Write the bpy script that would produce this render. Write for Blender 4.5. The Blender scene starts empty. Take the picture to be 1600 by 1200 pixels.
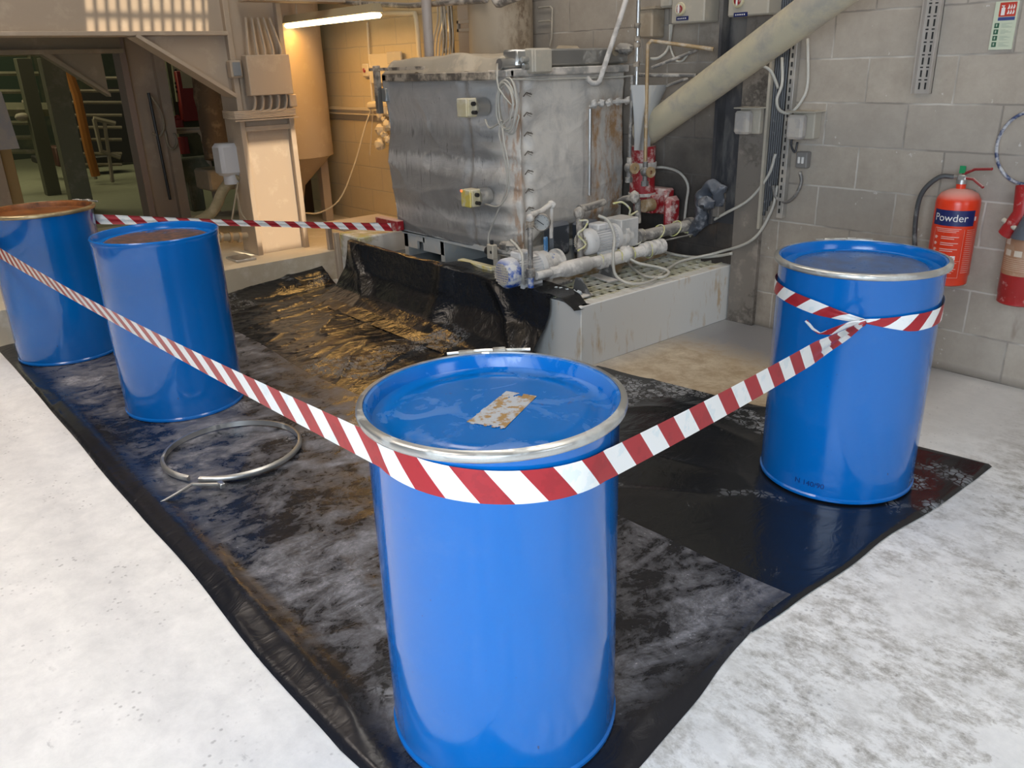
import bpy, math, random
from mathutils import Vector, Matrix, noise
random.seed(7)
C = bpy.context.scene.collection
sc = bpy.context.scene
PI = math.pi

# ------------------------------------------------------------ camera
CF = Vector((-0.7184346, 0.5930236, -0.3635635)); CR = Vector((0.6454361, 0.7632032, -0.0305485)); CU = Vector((-0.2593529, 0.2566007, 0.9310704))
CP = Vector((0, 0, 1.5985)); FL = 1278.5
cam = bpy.data.objects.new('camera', bpy.data.cameras.new('camera')); C.objects.link(cam)
cam.data.sensor_width = 36; cam.data.lens = FL / 1600 * 36; cam.data.clip_end = 200
cam.matrix_world = Matrix(((CR.x, CU.x, -CF.x, CP.x), (CR.y, CU.y, -CF.y, CP.y), (CR.z, CU.z, -CF.z, CP.z), (0, 0, 0, 1)))
sc.camera = cam

# ------------------------------------------------------------ light
w = bpy.data.worlds.new('world'); sc.world = w; w.use_nodes = True
w.node_tree.nodes['Background'].inputs[0].default_value = (0.80, 0.84, 0.95, 1)
w.node_tree.nodes['Background'].inputs[1].default_value = 0.08
def area(name, loc, target, sx, sy, power, col):
    l = bpy.data.lights.new(name, 'AREA'); l.shape = 'RECTANGLE'; l.size = sx; l.size_y = sy; l.energy = power; l.color = col
    o = bpy.data.objects.new(name, l); C.objects.link(o); o.location = loc
    o.rotation_euler = (Vector(target) - Vector(loc)).to_track_quat('-Z', 'Y').to_euler()
    return o
dl = area('doorway_daylight', (0.75, -1.75, 1.75), (-0.7, 1.9, 0.5), 2.6, 2.4, 82, (0.76, 0.88, 1.0)); dl.data.spread = math.radians(125)
area('side_daylight', (3.6, 1.8, 2.2), (-2.0, 2.6, 0.4), 1.6, 2.2, 34, (0.85, 0.92, 1.0))
ll = area('left_floor_fill', (-4.2, -1.0, 4.6), (-4.2, -0.4, 0), 5.5, 0.7, 50, (1.0, 0.88, 0.78)); ll.data.spread = math.radians(95)  # added soft lamp, only there to brighten the left floor
area('roof_light', (-2.2, 2.6, 5.2), (-2.2, 1.2, 0), 7.0, 0.9, 98, (1.0, 0.92, 0.82))
area('hall_fill', (-15.5, 1.5, 4.6), (-16.5, 2.5, 0), 5.0, 3.0, 120, (1.0, 0.93, 0.58))  # added fill that lifts the dark hall background
area('warm_fill', (-6.2, -0.2, 5.0), (-8.2, 2.6, 0.4), 2.5, 2.5, 20, (1.0, 0.76, 0.50))  # added warm fill for the steelwork, no fitting behind it
sun = bpy.data.lights.new('roof_sun', 'SUN'); sun.energy = 6.0; sun.angle = 0.006; sun.color = (1.0, 0.82, 0.60)
so = bpy.data.objects.new('roof_sun', sun); C.objects.link(so); so.rotation_euler = Vector((-0.62, -0.12, -1.0)).to_track_quat('-Z', 'Y').to_euler()
sc.view_settings.view_transform = 'Standard'; sc.view_settings.look = 'None'
sc.view_settings.exposure = 0.35; sc.view_settings.gamma = 1; sc.view_settings.use_curve_mapping = False

# ------------------------------------------------------------ helpers
def P(px, py, **k):
    d = CF + CR * ((px - 800) / FL) - CU * ((py - 600) / FL)
    a, v = list(k.items())[0]; i = 'xyz'.index(a)
    return CP + d * ((v - CP[i]) / d[i])
def N(nt, t, **k):
    n = nt.nodes.new(t)
    for a, v in k.items(): setattr(n, a, v)
    return n
def new_mat(name):
    m = bpy.data.materials.new(name); m.use_nodes = True; nt = m.node_tree
    return m, nt, nt.nodes['Principled BSDF']
def coords(nt, kind='Object', scale=(1, 1, 1)):
    tc = N(nt, 'ShaderNodeTexCoord'); mp = N(nt, 'ShaderNodeMapping'); mp.inputs['Scale'].default_value = scale
    nt.links.new(tc.outputs[kind], mp.inputs[0]); return mp.outputs[0]
def geo_pos(nt, scale=(1, 1, 1)):      # world position, so patterns keep real scale over separate meshes
    g = N(nt, 'ShaderNodeNewGeometry'); mp = N(nt, 'ShaderNodeMapping'); mp.inputs['Scale'].default_value = scale
    nt.links.new(g.outputs['Position'], mp.inputs[0]); return mp.outputs[0]
def nz(nt, vec, scale, detail=6, rough=0.6, dist=0.0):
    n = N(nt, 'ShaderNodeTexNoise'); n.inputs['Scale'].default_value = scale; n.inputs['Detail'].default_value = detail
    n.inputs['Roughness'].default_value = rough; n.inputs['Distortion'].default_value = dist
    nt.links.new(vec, n.inputs['Vector']); return n.outputs['Fac']
def ramp(nt, fac, a, b, ca=0.0, cb=1.0):
    r = N(nt, 'ShaderNodeMapRange'); r.inputs[1].default_value = a; r.inputs[2].default_value = b
    r.inputs[3].default_value = ca; r.inputs[4].default_value = cb; nt.links.new(fac, r.inputs[0]); return r.outputs[0]
def mixc(nt, fac, a, b):
    m = N(nt, 'ShaderNodeMix', data_type='RGBA')
    for s, v in ((0, fac), (6, a), (7, b)):
        if hasattr(v, 'is_linked') or hasattr(v, 'links'): nt.links.new(v, m.inputs[s])
        elif isinstance(v, (int, float)): m.inputs[s].default_value = v
        else: m.inputs[s].default_value = (*v[:3], 1)
    return m.outputs[2]
def mth(nt, op, a, b=0.0, c=0.0):
    m = N(nt, 'ShaderNodeMath', operation=op)
    for i, v in enumerate((a, b, c)):
        if isinstance(v, (int, float)): m.inputs[i].default_value = v
        else: nt.links.new(v, m.inputs[i])
    return m.outputs[0]
def bump(nt, bsdf, h, strength=0.3, dist=0.01):
    b = N(nt, 'ShaderNodeBump'); b.inputs['Strength'].default_value = strength; b.inputs['Distance'].default_value = dist
    nt.links.new(h, b.inputs['Height']); nt.links.new(b.outputs[0], bsdf.inputs['Normal'])
def setc(nt, bsdf, c):
    if hasattr(c, 'links'): nt.links.new(c, bsdf.inputs['Base Color'])
    else: bsdf.inputs['Base Color'].default_value = (*c[:3], 1)

MC = {}
def plain(name, col, rough=0.5, metal=0.0, dust=None, amt=0.0, scale=12.0, up=0.0, emis=0.0, coat=0.0, bmp=0.0, rust=None, rustamt=0.0, vscale=(1, 1, 1)):
    """paint or metal with optional dust blotches (and dust lying on upward faces) and rust patches"""
    if name in MC: return MC[name]
    m, nt, b = new_mat(name); MC[name] = m
    c = col
    pos = geo_pos(nt, vscale)
    if rust is not None:
        r = ramp(nt, nz(nt, pos, scale * 0.5, 8, 0.7), 0.62 - rustamt, 0.70 - rustamt); c = mixc(nt, r, c, rust)
    if dust is not None:
        f = ramp(nt, nz(nt, pos, scale, 8, 0.65), 0.65 - amt * 0.4, 0.78 - amt * 0.4)
        if up > 0:
            g = N(nt, 'ShaderNodeNewGeometry'); s = N(nt, 'ShaderNodeSeparateXYZ'); nt.links.new(g.outputs['Normal'], s.inputs[0])
            u = mth(nt, 'MULTIPLY', ramp(nt, s.outputs[2], 0.3, 0.9), up); f = mth(nt, 'MAXIMUM', f, u)
        c = mixc(nt, f, c, dust)
        nt.links.new(ramp(nt, f, 0, 1, rough, 0.85), b.inputs['Roughness'])
        if metal: nt.links.new(ramp(nt, f, 0, 1, metal, 0), b.inputs['Metallic'])
    else:
        b.inputs['Roughness'].default_value = rough; b.inputs['Metallic'].default_value = metal
    setc(nt, b, c)
    if coat: b.inputs['Coat Weight'].default_value = coat; b.inputs['Coat Roughness'].default_value = 0.08
    if emis:
        b.inputs['Emission Color'].default_value = (*col[:3], 1); b.inputs['Emission Strength'].default_value = emis
    if bmp: bump(nt, b, nz(nt, pos, scale * 3, 5), bmp, 0.004)
    return m

class MB:
    def __init__(s): s.v = []; s.f = []; s.uv = {}
    def add(s, vs, fs, uvs=None):
        o = len(s.v); s.v += [tuple(v) for v in vs]
        for i, f in enumerate(fs):
            s.f.append(tuple(o + k for k in f))
            if uvs: s.uv[len(s.f) - 1] = uvs[i]
        return s
    def box(s, a, b, M=None, bev=0.0):
        x0, y0, z0 = [min(a[i], b[i]) for i in range(3)]; x1, y1, z1 = [max(a[i], b[i]) for i in range(3)]
        if bev <= 0:
            vs = [Vector(p) for p in ((x0,y0,z0),(x1,y0,z0),(x1,y1,z0),(x0,y1,z0),(x0,y0,z1),(x1,y0,z1),(x1,y1,z1),(x0,y1,z1))]
            fs = [(0,3,2,1),(4,5,6,7),(0,1,5,4),(1,2,6,5),(2,3,7,6),(3,0,4,7)]
        else:
            e = min(bev, (x1-x0)/2.1, (y1-y0)/2.1, (z1-z0)/2.1); vs = []; idx = {}
            for ix, x in enumerate((x0, x1)):
                for iy, y in enumerate((y0, y1)):
                    for iz, z in enumerate((z0, z1)):
                        dx, dy, dz = (e if ix == 0 else -e), (e if iy == 0 else -e), (e if iz == 0 else -e)
                        for k, p in enumerate(((x, y+dy, z+dz), (x+dx, y, z+dz), (x+dx, y+dy, z))):
                            idx[ix, iy, iz, k] = len(vs); vs.append(Vector(p))
            fs = []
            for i in (0, 1):
                fs += [(idx[i,0,0,0], idx[i,1,0,0], idx[i,1,1,0], idx[i,0,1,0]), (idx[0,i,0,1], idx[1,i,0,1], idx[1,i,1,1], idx[0,i,1,1]), (idx[0,0,i,2], idx[1,0,i,2], idx[1,1,i,2], idx[0,1,i,2])]
            for i in (0, 1):
                for j in (0, 1):
                    fs += [(idx[i,j,0,0], idx[i,j,0,1], idx[i,j,1,1], idx[i,j,1,0]), (idx[i,0,j,0], idx[i,0,j,2], idx[i,1,j,2], idx[i,1,j,0]), (idx[0,i,j,1], idx[0,i,j,2], idx[1,i,j,2], idx[1,i,j,1])]
            for i in (0,1):
                for j in (0,1):
                    for k in (0,1): fs.append((idx[i,j,k,0], idx[i,j,k,1], idx[i,j,k,2]))
        if M is not None: vs = [M @ v for v in vs]
        return s.add(vs, fs)
    def frame(s, d, hint=Vector((0, 0, 1))):
        d = d.normalized()
        if abs(d.dot(hint)) > 0.95: hint = Vector((1, 0, 0))
        a = d.cross(hint).normalized(); return a, d.cross(a).normalized()
    def tube(s, pts, r, seg=10, caps=True, smooth=0, closed=False):
        pts = [Vector(p) for p in pts]
        rr = r if isinstance(r, (list, tuple)) else None
        if smooth:
            q = []; n = len(pts); rq = []
            rng = range(n) if closed else range(n - 1)
            for i in rng:
                p0 = pts[(i-1) % n] if closed or i > 0 else pts[0]*2 - pts[1]; p1 = pts[i]; p2 = pts[(i+1) % n]
                p3 = pts[(i+2) % n] if closed or i + 2 < n else p2*2 - p1
                for k in range(smooth):
                    t = k / smooth
                    q.append(0.5*((2*p1)+(p2-p0)*t+(2*p0-5*p1+4*p2-p3)*t*t+(3*p1-p0-3*p2+p3)*t**3))
                    if rr: rq.append(rr[i] + (rr[(i+1) % n]-rr[i])*t)
            if not closed:
                q.append(pts[-1])
                if rr: rq.append(rr[-1])
            pts = q; rr = rq if rr else None
        n = len(pts); vs = []; a = None
        for i in range(n):
            if closed: d = pts[(i+1) % n] - pts[i-1]
            elif i == 0: d = pts[1] - pts[0]
            elif i == n-1: d = pts[-1] - pts[-2]
            else: d = (pts[i+1]-pts[i]).normalized() + (pts[i]-pts[i-1]).normalized()
            if d.length < 1e-9: d = Vector((0, 0, 1))
            d.normalize()
            if a is None: a, b = s.frame(d)
            else:
                a = (a - d * a.dot(d))
                if a.length < 1e-6: a, b = s.frame(d)
                a.normalize(); b = d.cross(a)
            R = rr[i] if rr else r
            k = 1.0
            if not closed and 0 < i < n-1:
                ca = (pts[i+1]-pts[i]).normalized().dot((pts[i]-pts[i-1]).normalized()); 
                if ca > 0.2: k = 1.0
            for j in range(seg):
                t = 2*PI*j/seg; vs.append(pts[i] + (a*math.cos(t) + b*math.sin(t))*R*k)
        fs = []
        for i in range(n if closed else n-1):
            for j in range(seg):
                i2 = (i+1) % n; fs.append((i*seg+j, i*seg+(j+1)%seg, i2*seg+(j+1)%seg, i2*seg+j))
        if caps and not closed:
            fs.append(tuple(range(seg))[::-1]); fs.append(tuple((n-1)*seg+j for j in range(seg)))
        return s.add(vs, fs)
    def cyl(s, a, b, r, r2=None, seg=24): return s.tube([a, b], [r, r if r2 is None else r2], seg)
    def lathe(s, prof, c=(0, 0, 0), axis=(0, 0, 1), seg=48, closed=False):
        d = Vector(axis).normalized(); c = Vector(c); a, b = s.frame(d, Vector((0, 0, 1)) if abs(d.z) < 0.9 else Vector((1, 0, 0)))
        b = d.cross(a); vs = []; fs = []; n = len(prof)
        for (r, h) in prof:
            for j in range(seg):
                t = 2*PI*j/seg; vs.append(c + d*h + (a*math.cos(t)+b*math.sin(t))*r)
        for i in range(n if closed else n-1):
            i2 = (i+1) % n
            for j in range(seg): fs.append((i*seg+j, i*seg+(j+1)%seg, i2*seg+(j+1)%seg, i2*seg+j))
        return s.add(vs, fs)
    def prism(s, poly, ext):
        poly = [Vector(p) for p in poly]; e = Vector(ext); n = len(poly)
        return s.add(poly + [p+e for p in poly], [tuple(range(n))[::-1], tuple(range(n, 2*n))] + [(i, (i+1)%n, n+(i+1)%n, n+i) for i in range(n)])
    def blob(s, c, r, sc3=(1, 1, 1), amp=0.25, seg=16, fr=3.0):
        vs = []; fs = []; c = Vector(c); sd = Vector((random.random()*9, random.random()*9, 0))
        for i in range(seg//2 + 1):
            for j in range(seg):
                th = PI*i/(seg//2); ph = 2*PI*j/seg
                d = Vector((math.sin(th)*math.cos(ph), math.sin(th)*math.sin(ph), math.cos(th)))
                k = r*(1 + amp*noise.noise(d*fr + sd)); vs.append(c + Vector((d.x*sc3[0], d.y*sc3[1], d.z*sc3[2]))*k)
        for i in range(seg//2):
            for j in range(seg): fs.append((i*seg+j, (i+1)*seg+j, (i+1)*seg+(j+1)%seg, i*seg+(j+1)%seg))
        return s.add(vs, fs)
    def build(s, name, mat, parent=None, smooth=40, origin=None, nosm=False):
        me = bpy.data.meshes.new(name)
        if parent is not None: L = WL[parent.name]
        elif origin is not None: L = Vector(origin)
        else:
            xs = [v[0] for v in s.v]; ys = [v[1] for v in s.v]; zs = [v[2] for v in s.v]
            L = Vector(((min(xs)+max(xs))/2, (min(ys)+max(ys))/2, min(zs)))
        me.from_pydata([tuple(Vector(v) - L) for v in s.v], [], s.f); me.update()
        if s.uv:
            ul = me.uv_layers.new(name='UVMap')
            for p in me.polygons:
                if p.index in s.uv:
                    for k, li in enumerate(p.loop_indices): ul.data[li].uv = s.uv[p.index][k]
        if not nosm:
            me.polygons.foreach_set('use_smooth', [True]*len(me.polygons)); me.set_sharp_from_angle(angle=math.radians(smooth))
        o = bpy.data.objects.new(name, me); C.objects.link(o)
        if isinstance(mat, (list, tuple)):
            for m in mat: me.materials.append(m)
        else: me.materials.append(mat)
        if parent is not None: o.parent = parent; o.location = (0, 0, 0)
        else: o.location = L
        WL[o.name] = L
        return o
WL = {}
def tag(o, label, cat, group=None, kind=None):
    o['label'] = label; o['category'] = cat
    if group: o['group'] = group
    if kind: o['kind'] = kind
    return o
def struct(o, label=None):
    o['kind'] = 'structure'
    if label: o['label'] = label
    return o
def thing(name, loc, label, cat, group=None):
    o = bpy.data.objects.new(name, None); C.objects.link(o); o.location = loc; o.empty_display_size = 0.1; WL[o.name] = Vector(loc)
    return tag(o, label, cat, group)
def dup(root, loc, label, group=None, rotz=None):
    r = root.copy(); C.objects.link(r); r.location = loc; r['label'] = label; WL[r.name] = Vector(loc)
    if rotz is not None: r.rotation_euler = (0, 0, rotz)
    if group: r['group'] = group
    for ch in list(root.children):
        c = ch.copy(); C.objects.link(c); c.parent = r
        for g in list(ch.children):
            d = g.copy(); C.objects.link(d); d.parent = c
    return r
def text_verts(txt, size):
    cu = bpy.data.curves.new('t', 'FONT'); cu.body = txt; cu.size = size; cu.extrude = 0.0; cu.align_x = 'CENTER'
    o = bpy.data.objects.new('t', cu); C.objects.link(o)
    bpy.context.view_layer.update()
    me = bpy.data.meshes.new_from_object(o.evaluated_get(bpy.context.evaluated_depsgraph_get()))
    vs = [v.co.copy() for v in me.vertices]; fs = [tuple(p.vertices) for p in me.polygons]
    bpy.data.objects.remove(o); return vs, fs

# ------------------------------------------------------------ materials
def blockwall():
    m, nt, b = new_mat('painted_block')
    pos = geo_pos(nt); s = N(nt, 'ShaderNodeSeparateXYZ'); nt.links.new(pos, s.inputs[0]); X, Y, Z = s.outputs
    wob = mth(nt, 'MULTIPLY', mth(nt, 'SUBTRACT', nz(nt, pos, 9, 4), 0.5), 0.010)
    zz = mth(nt, 'DIVIDE', mth(nt, 'ADD', Z, mth(nt, 'ADD', wob, 2.25)), 0.225); row = mth(nt, 'FLOOR', zz); fz = mth(nt, 'FRACT', zz)
    odd = mth(nt, 'MODULO', row, 2.0)
    xx = mth(nt, 'DIVIDE', mth(nt, 'ADD', mth(nt, 'ADD', X, 44.97+0.45*0.1777), mth(nt, 'ADD', wob, mth(nt, 'MULTIPLY', odd, 0.215))), 0.45)
    fx = mth(nt, 'FRACT', xx)
    dz = mth(nt, 'MULTIPLY', mth(nt, 'MINIMUM', fz, mth(nt, 'SUBTRACT', 1.0, fz)), 0.225)
    dx = mth(nt, 'MULTIPLY', mth(nt, 'MINIMUM', fx, mth(nt, 'SUBTRACT', 1.0, fx)), 0.45)
    d = mth(nt, 'MINIMUM', dz, dx)
    mort = ramp(nt, d, 0.0025, 0.0065, 1, 0)
    big = nz(nt, pos, 1.3, 5); mid = nz(nt, pos, 9, 8, 0.7); fine = nz(nt, pos, 70, 6, 0.7)
    # each block slightly different
    wn = N(nt, 'ShaderNodeTexWhiteNoise', noise_dimensions='2D'); cx = N(nt, 'ShaderNodeCombineXYZ')
    nt.links.new(mth(nt, 'FLOOR', xx), cx.inputs[0]); nt.links.new(row, cx.inputs[1]); nt.links.new(cx.outputs[0], wn.inputs['Vector'])
    base = mixc(nt, ramp(nt, mid, 0.3, 0.7), (0.35, 0.30, 0.245), (0.45, 0.395, 0.33))
    base = mixc(nt, mth(nt, 'MULTIPLY', wn.outputs[0], 0.35), base, (0.30, 0.28, 0.26))
    base = mixc(nt, ramp(nt, fine, 0.66, 0.76, 0, 0.6), base, (0.15, 0.14, 0.13))
    base = mixc(nt, ramp(nt, nz(nt, pos, 22, 3), 0.70, 0.73, 0, 0.5), base, (0.7, 0.68, 0.65))
    light = mixc(nt, ramp(nt, nz(nt, pos, 2.2, 3), 0.42, 0.60), (0.19, 0.17, 0.15), (0.62, 0.59, 0.54))
    col = mixc(nt, mth(nt, 'MULTIPLY', mort, 0.65), base, light)
    # soot and mould patch by the tank
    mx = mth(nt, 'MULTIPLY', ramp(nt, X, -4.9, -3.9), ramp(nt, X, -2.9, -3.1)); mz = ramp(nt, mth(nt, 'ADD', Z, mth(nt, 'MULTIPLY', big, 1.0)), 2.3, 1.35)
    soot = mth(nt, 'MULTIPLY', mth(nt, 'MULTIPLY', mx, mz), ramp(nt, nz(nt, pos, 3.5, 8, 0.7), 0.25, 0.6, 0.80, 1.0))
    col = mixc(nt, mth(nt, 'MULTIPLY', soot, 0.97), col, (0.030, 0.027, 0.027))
    col = mixc(nt, mth(nt, 'MULTIPLY', mth(nt, 'MULTIPLY', ramp(nt, X, -3.6, -3.2), ramp(nt, X, -2.6, -3.0)), ramp(nt, nz(nt, pos, 5, 8, 0.7), 0.4, 0.65, 0, 0.7)), col, (0.09, 0.07, 0.055))
    # rust weeps low on the wall and a darker strip along the floor line
    st = mth(nt, 'MULTIPLY', ramp(nt, nz(nt, geo_pos(nt, (4, 1, 1.2)), 1.6, 4), 0.58, 0.68), ramp(nt, Z, 0.75, 0.35)); st = mth(nt, 'MULTIPLY', st, ramp(nt, Z, 0.1, 0.25))
    col = mixc(nt, mth(nt, 'MULTIPLY', st, 0.6), col, (0.14, 0.085, 0.05))
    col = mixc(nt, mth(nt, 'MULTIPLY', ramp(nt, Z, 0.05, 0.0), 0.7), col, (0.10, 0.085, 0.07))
    # cream painted length further along
    yel = ramp(nt, X, -5.1, -5.4); ycol = mixc(nt, mort, mixc(nt, mid, (0.47, 0.38, 0.235), (0.57, 0.47, 0.30)), (0.42, 0.36, 0.26))
    col = mixc(nt, yel, col, ycol)
    setc(nt, b, col); b.inputs['Roughness'].default_value = 0.75
    h = mth(nt, 'ADD', mth(nt, 'MULTIPLY', mort, -1.0), mth(nt, 'MULTIPLY', fine, 0.25)); bump(nt, b, h, 0.35, 0.004)
    return m
def floor_mat():
    m, nt, b = new_mat('dusty_concrete')
    pos = geo_pos(nt); s = N(nt, 'ShaderNodeSeparateXYZ'); nt.links.new(pos, s.inputs[0]); X, Y, Z = s.outputs
    n1 = nz(nt, pos, 1.7, 7, 0.62, 0.8); n2 = nz(nt, pos, 9, 10, 0.74, 0.2); n3 = nz(nt, pos, 38, 8, 0.75); ns = nz(nt, geo_pos(nt, (0.8, 1.2, 1)), 13, 12, 0.80, 0.15)
    clean = mixc(nt, ramp(nt, n2, 0.35, 0.65), (0.66, 0.665, 0.67), (0.80, 0.80, 0.80))
    worn = mixc(nt, ramp(nt, n3, 0.35, 0.65), (0.26, 0.245, 0.225), (0.56, 0.55, 0.53))
    # worn patches right of the sheet
    xm = mth(nt, 'MULTIPLY', ramp(nt, X, -1.3, -1.0), ramp(nt, mth(nt, 'ADD', X, mth(nt, 'MULTIPLY', mth(nt, 'SUBTRACT', nz(nt, pos, 3.0, 8, 0.65), 0.5), 1.1)), -0.42, -0.45)); f = mth(nt, 'MULTIPLY', xm, ramp(nt, n1, 0.34, 0.52)); f = mth(nt, 'MULTIPLY', f, ramp(nt, ns, 0.44, 0.58))
    col = mixc(nt, f, clean, worn)
    f2 = mth(nt, 'MULTIPLY', ramp(nt, n2, 0.62, 0.72), ramp(nt, n3, 0.45, 0.6)); col = mixc(nt, mth(nt, 'MULTIPLY', f2, 0.5), col, (0.33, 0.33, 0.34))
    col = mixc(nt, ramp(nt, ns, 0.61, 0.67, 0, 0.55), col, (0.40, 0.40, 0.41))
    vs_ = N(nt, 'ShaderNodeTexVoronoi'); vs_.inputs['Scale'].default_value = 42; nt.links.new(pos, vs_.inputs['Vector'])
    sk = mth(nt, 'MULTIPLY', ramp(nt, vs_.outputs['Distance'], 0.26, 0.14), ramp(nt, nz(nt, pos, 5, 6, 0.7), 0.50, 0.60)); col = mixc(nt, mth(nt, 'MULTIPLY', sk, 0.55), col, (0.26, 0.26, 0.27))
    # grey bare band along the wall
    col = mixc(nt, ramp(nt, mth(nt, 'ADD', Y, mth(nt, 'MULTIPLY', n1, 0.8)), 3.7, 4.2, 0, 0.55), col, (0.36, 0.35, 0.34))
    # damp ochre patch between plinth and drum
    px = mth(nt, 'MULTIPLY', ramp(nt, X, -3.3, -2.9), ramp(nt, X, -1.5, -1.8)); py = mth(nt, 'MULTIPLY', ramp(nt, Y, 2.7, 3.0), 1.0)
    wet = mth(nt, 'MULTIPLY', px, py); ocr = mixc(nt, ramp(nt, mth(nt, 'ADD', Y, mth(nt, 'MULTIPLY', n2, 0.5)), 3.95, 4.25), mixc(nt, ramp(nt, n2, 0.4, 0.62), (0.36, 0.27, 0.17), (0.56, 0.47, 0.34)), (0.22, 0.22, 0.23))
    col = mixc(nt, wet, col, ocr)
    # warm dusty floor towards the steelwork
    far = ramp(nt, X, -6.0, -6.6); col = mixc(nt, far, col, mixc(nt, n2, (0.36, 0.31, 0.24), (0.50, 0.44, 0.34)))
    fg = ramp(nt, X, -9.5, -11); col = mixc(nt, fg, col, mixc(nt, n2, (0.20, 0.21, 0.14), (0.30, 0.30, 0.21)))
    setc(nt, b, col)
    b.inputs['Roughness'].default_value = 0.6; nt.links.new(ramp(nt, wet, 0, 1, 0.62, 0.32), b.inputs['Roughness'])
    bump(nt, b, mth(nt, 'ADD', n2, mth(nt, 'MULTIPLY', n3, 0.6)), 0.12, 0.006)
    return m
def sheet_mat(name, dusty):
    m, nt, b = new_mat(name)
    pos = geo_pos(nt); s = N(nt, 'ShaderNodeSeparateXYZ'); nt.links.new(pos, s.inputs[0]); X, Y, Z = s.outputs
    sm = nz(nt, geo_pos(nt, (1.5, 0.8, 1)), 4.6, 12, 0.76, 0.6); sp = nz(nt, pos, 14, 10, 0.78, 0.8); fine = nz(nt, pos, 60, 6, 0.8)
    vo = N(nt, 'ShaderNodeTexVoronoi', feature='DISTANCE_TO_EDGE'); vo.inputs['Scale'].default_value = 34; nt.links.new(pos, vo.inputs['Vector'])
    if dusty:
        d = mth(nt, 'ADD', mth(nt, 'MULTIPLY', sm, 0.62), mth(nt, 'MULTIPLY', sp, 0.38)); d = mth(nt, 'ADD', d, mth(nt, 'MULTIPLY', mth(nt, 'SUBTRACT', nz(nt, pos, 1.4, 3), 0.5), 0.35)); f = ramp(nt, d, 0.45, 0.68)
        f = mth(nt, 'MULTIPLY', f, ramp(nt, fine, 0.30, 0.60, 0.55, 1.0))
        edge = mth(nt, 'MULTIPLY', ramp(nt, Y, 0.72, 0.84), ramp(nt, X, -1.07, -1.20)); f = mth(nt, 'MULTIPLY', f, edge)
        col = mixc(nt, mth(nt, 'MULTIPLY', f, 0.85), (0.009, 0.010, 0.014), (0.35, 0.355, 0.40))
        cr = mth(nt, 'MULTIPLY', mth(nt, 'MULTIPLY', ramp(nt, nz(nt, pos, 90, 4, 0.7), 0.62, 0.70), ramp(nt, sp, 0.48, 0.62)), edge); col = mixc(nt, mth(nt, 'MULTIPLY', cr, 0.6), col, (0.62, 0.62, 0.64))
    # powder footprints and crumbs
        fp = mth(nt, 'MULTIPLY', mth(nt, 'MULTIPLY', ramp(nt, vo.outputs['Distance'], 0.05, 0.12), ramp(nt, nz(nt, pos, 2.6, 3), 0.60, 0.68)), edge)
        col = mixc(nt, mth(nt, 'MULTIPLY', fp, 0.32), col, (0.55, 0.55, 0.58))
        r = ramp(nt, f, 0.0, 0.5, 0.26, 0.62)
    else:
        f = mth(nt, 'MULTIPLY', ramp(nt, sm, 0.60, 0.78, 0, 0.45), ramp(nt, sp, 0.35, 0.6))
        patch = ramp(nt, nz(nt, pos, 2.1, 2, 0.4), 0.58, 0.63); pr = ramp(nt, vo.outputs['Distance'], 0.05, 0.11)
        fp = mth(nt, 'MULTIPLY', mth(nt, 'MULTIPLY', patch, pr), ramp(nt, nz(nt, pos, 19, 3), 0.42, 0.55))
        f = mth(nt, 'MAXIMUM', f, mth(nt, 'MULTIPLY', fp, ramp(nt, X, -3.2, -2.8, 0.28, 0.6)))
        f = mth(nt, 'MULTIPLY', f, ramp(nt, Z, 0.10, 0.05))
        col = mixc(nt, f, (0.009, 0.010, 0.012), (0.42, 0.44, 0.47))
        r = ramp(nt, f, 0, 0.4, 0.15, 0.7)
    setc(nt, b, col); nt.links.new(r, b.inputs['Roughness'])
    h = mth(nt, 'ADD', mth(nt, 'MULTIPLY', nz(nt, geo_pos(nt, (1, 0.5, 1)), 11, 4, 0.55, 1.8), 1.0), mth(nt, 'MULTIPLY', sp, 0.15)); bump(nt, b, mth(nt, 'MULTIPLY', h, ramp(nt, X, -3.3, -2.7, 1.0, 0.30)) if not dusty else h, 0.38 if not dusty else 0.20, 0.02)
    return m
def tape_mat(period=0.142, slant=0.60):
    m, nt, b = new_mat('striped_tape'); tc = N(nt, 'ShaderNodeTexCoord'); s = N(nt, 'ShaderNodeSeparateXYZ'); nt.links.new(tc.outputs['UV'], s.inputs[0])
    t = mth(nt, 'FRACT', mth(nt, 'DIVIDE', mth(nt, 'ADD', s.outputs[0], mth(nt, 'MULTIPLY', s.outputs[1], slant)), period))
    k = mth(nt, 'LESS_THAN', t, 0.5)
    pos = geo_pos(nt); sm = ramp(nt, nz(nt, pos, 24, 4, 0.6), 0.56, 0.60, 0, 0.30)
    white = mixc(nt, sm, (0.82, 0.83, 0.82), (0.50, 0.66, 0.72)); red = mixc(nt, sm, (0.37, 0.018, 0.026), (0.22, 0.010, 0.018))
    setc(nt, b, mixc(nt, k, white, red)); b.inputs['Roughness'].default_value = 0.33
    return m
def drum_mat(name='drum_blue', col=(0.001, 0.130, 0.47)):
    m, nt, b = new_mat(name); pos = coords(nt, 'Object')
    g = ramp(nt, nz(nt, pos, 55, 3), 0.735, 0.76, 0, 0.7)
    sm = ramp(nt, nz(nt, pos, 5, 7, 0.7), 0.55, 0.8, 0, 0.18)
    c = mixc(nt, sm, col, (0.10, 0.22, 0.42)); c = mixc(nt, g, c, (0.03, 0.03, 0.05))
    setc(nt, b, c); nt.links.new(ramp(nt, sm, 0, 0.18, 0.16, 0.32), b.inputs['Roughness']); b.inputs['Coat Weight'].default_value = 0.5; b.inputs['Coat Roughness'].default_value = 0.06
    bump(nt, b, nz(nt, coords(nt, 'Object', (1, 1, 0.15)), 3.5, 2), 0.12, 0.02)
    return m
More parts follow.
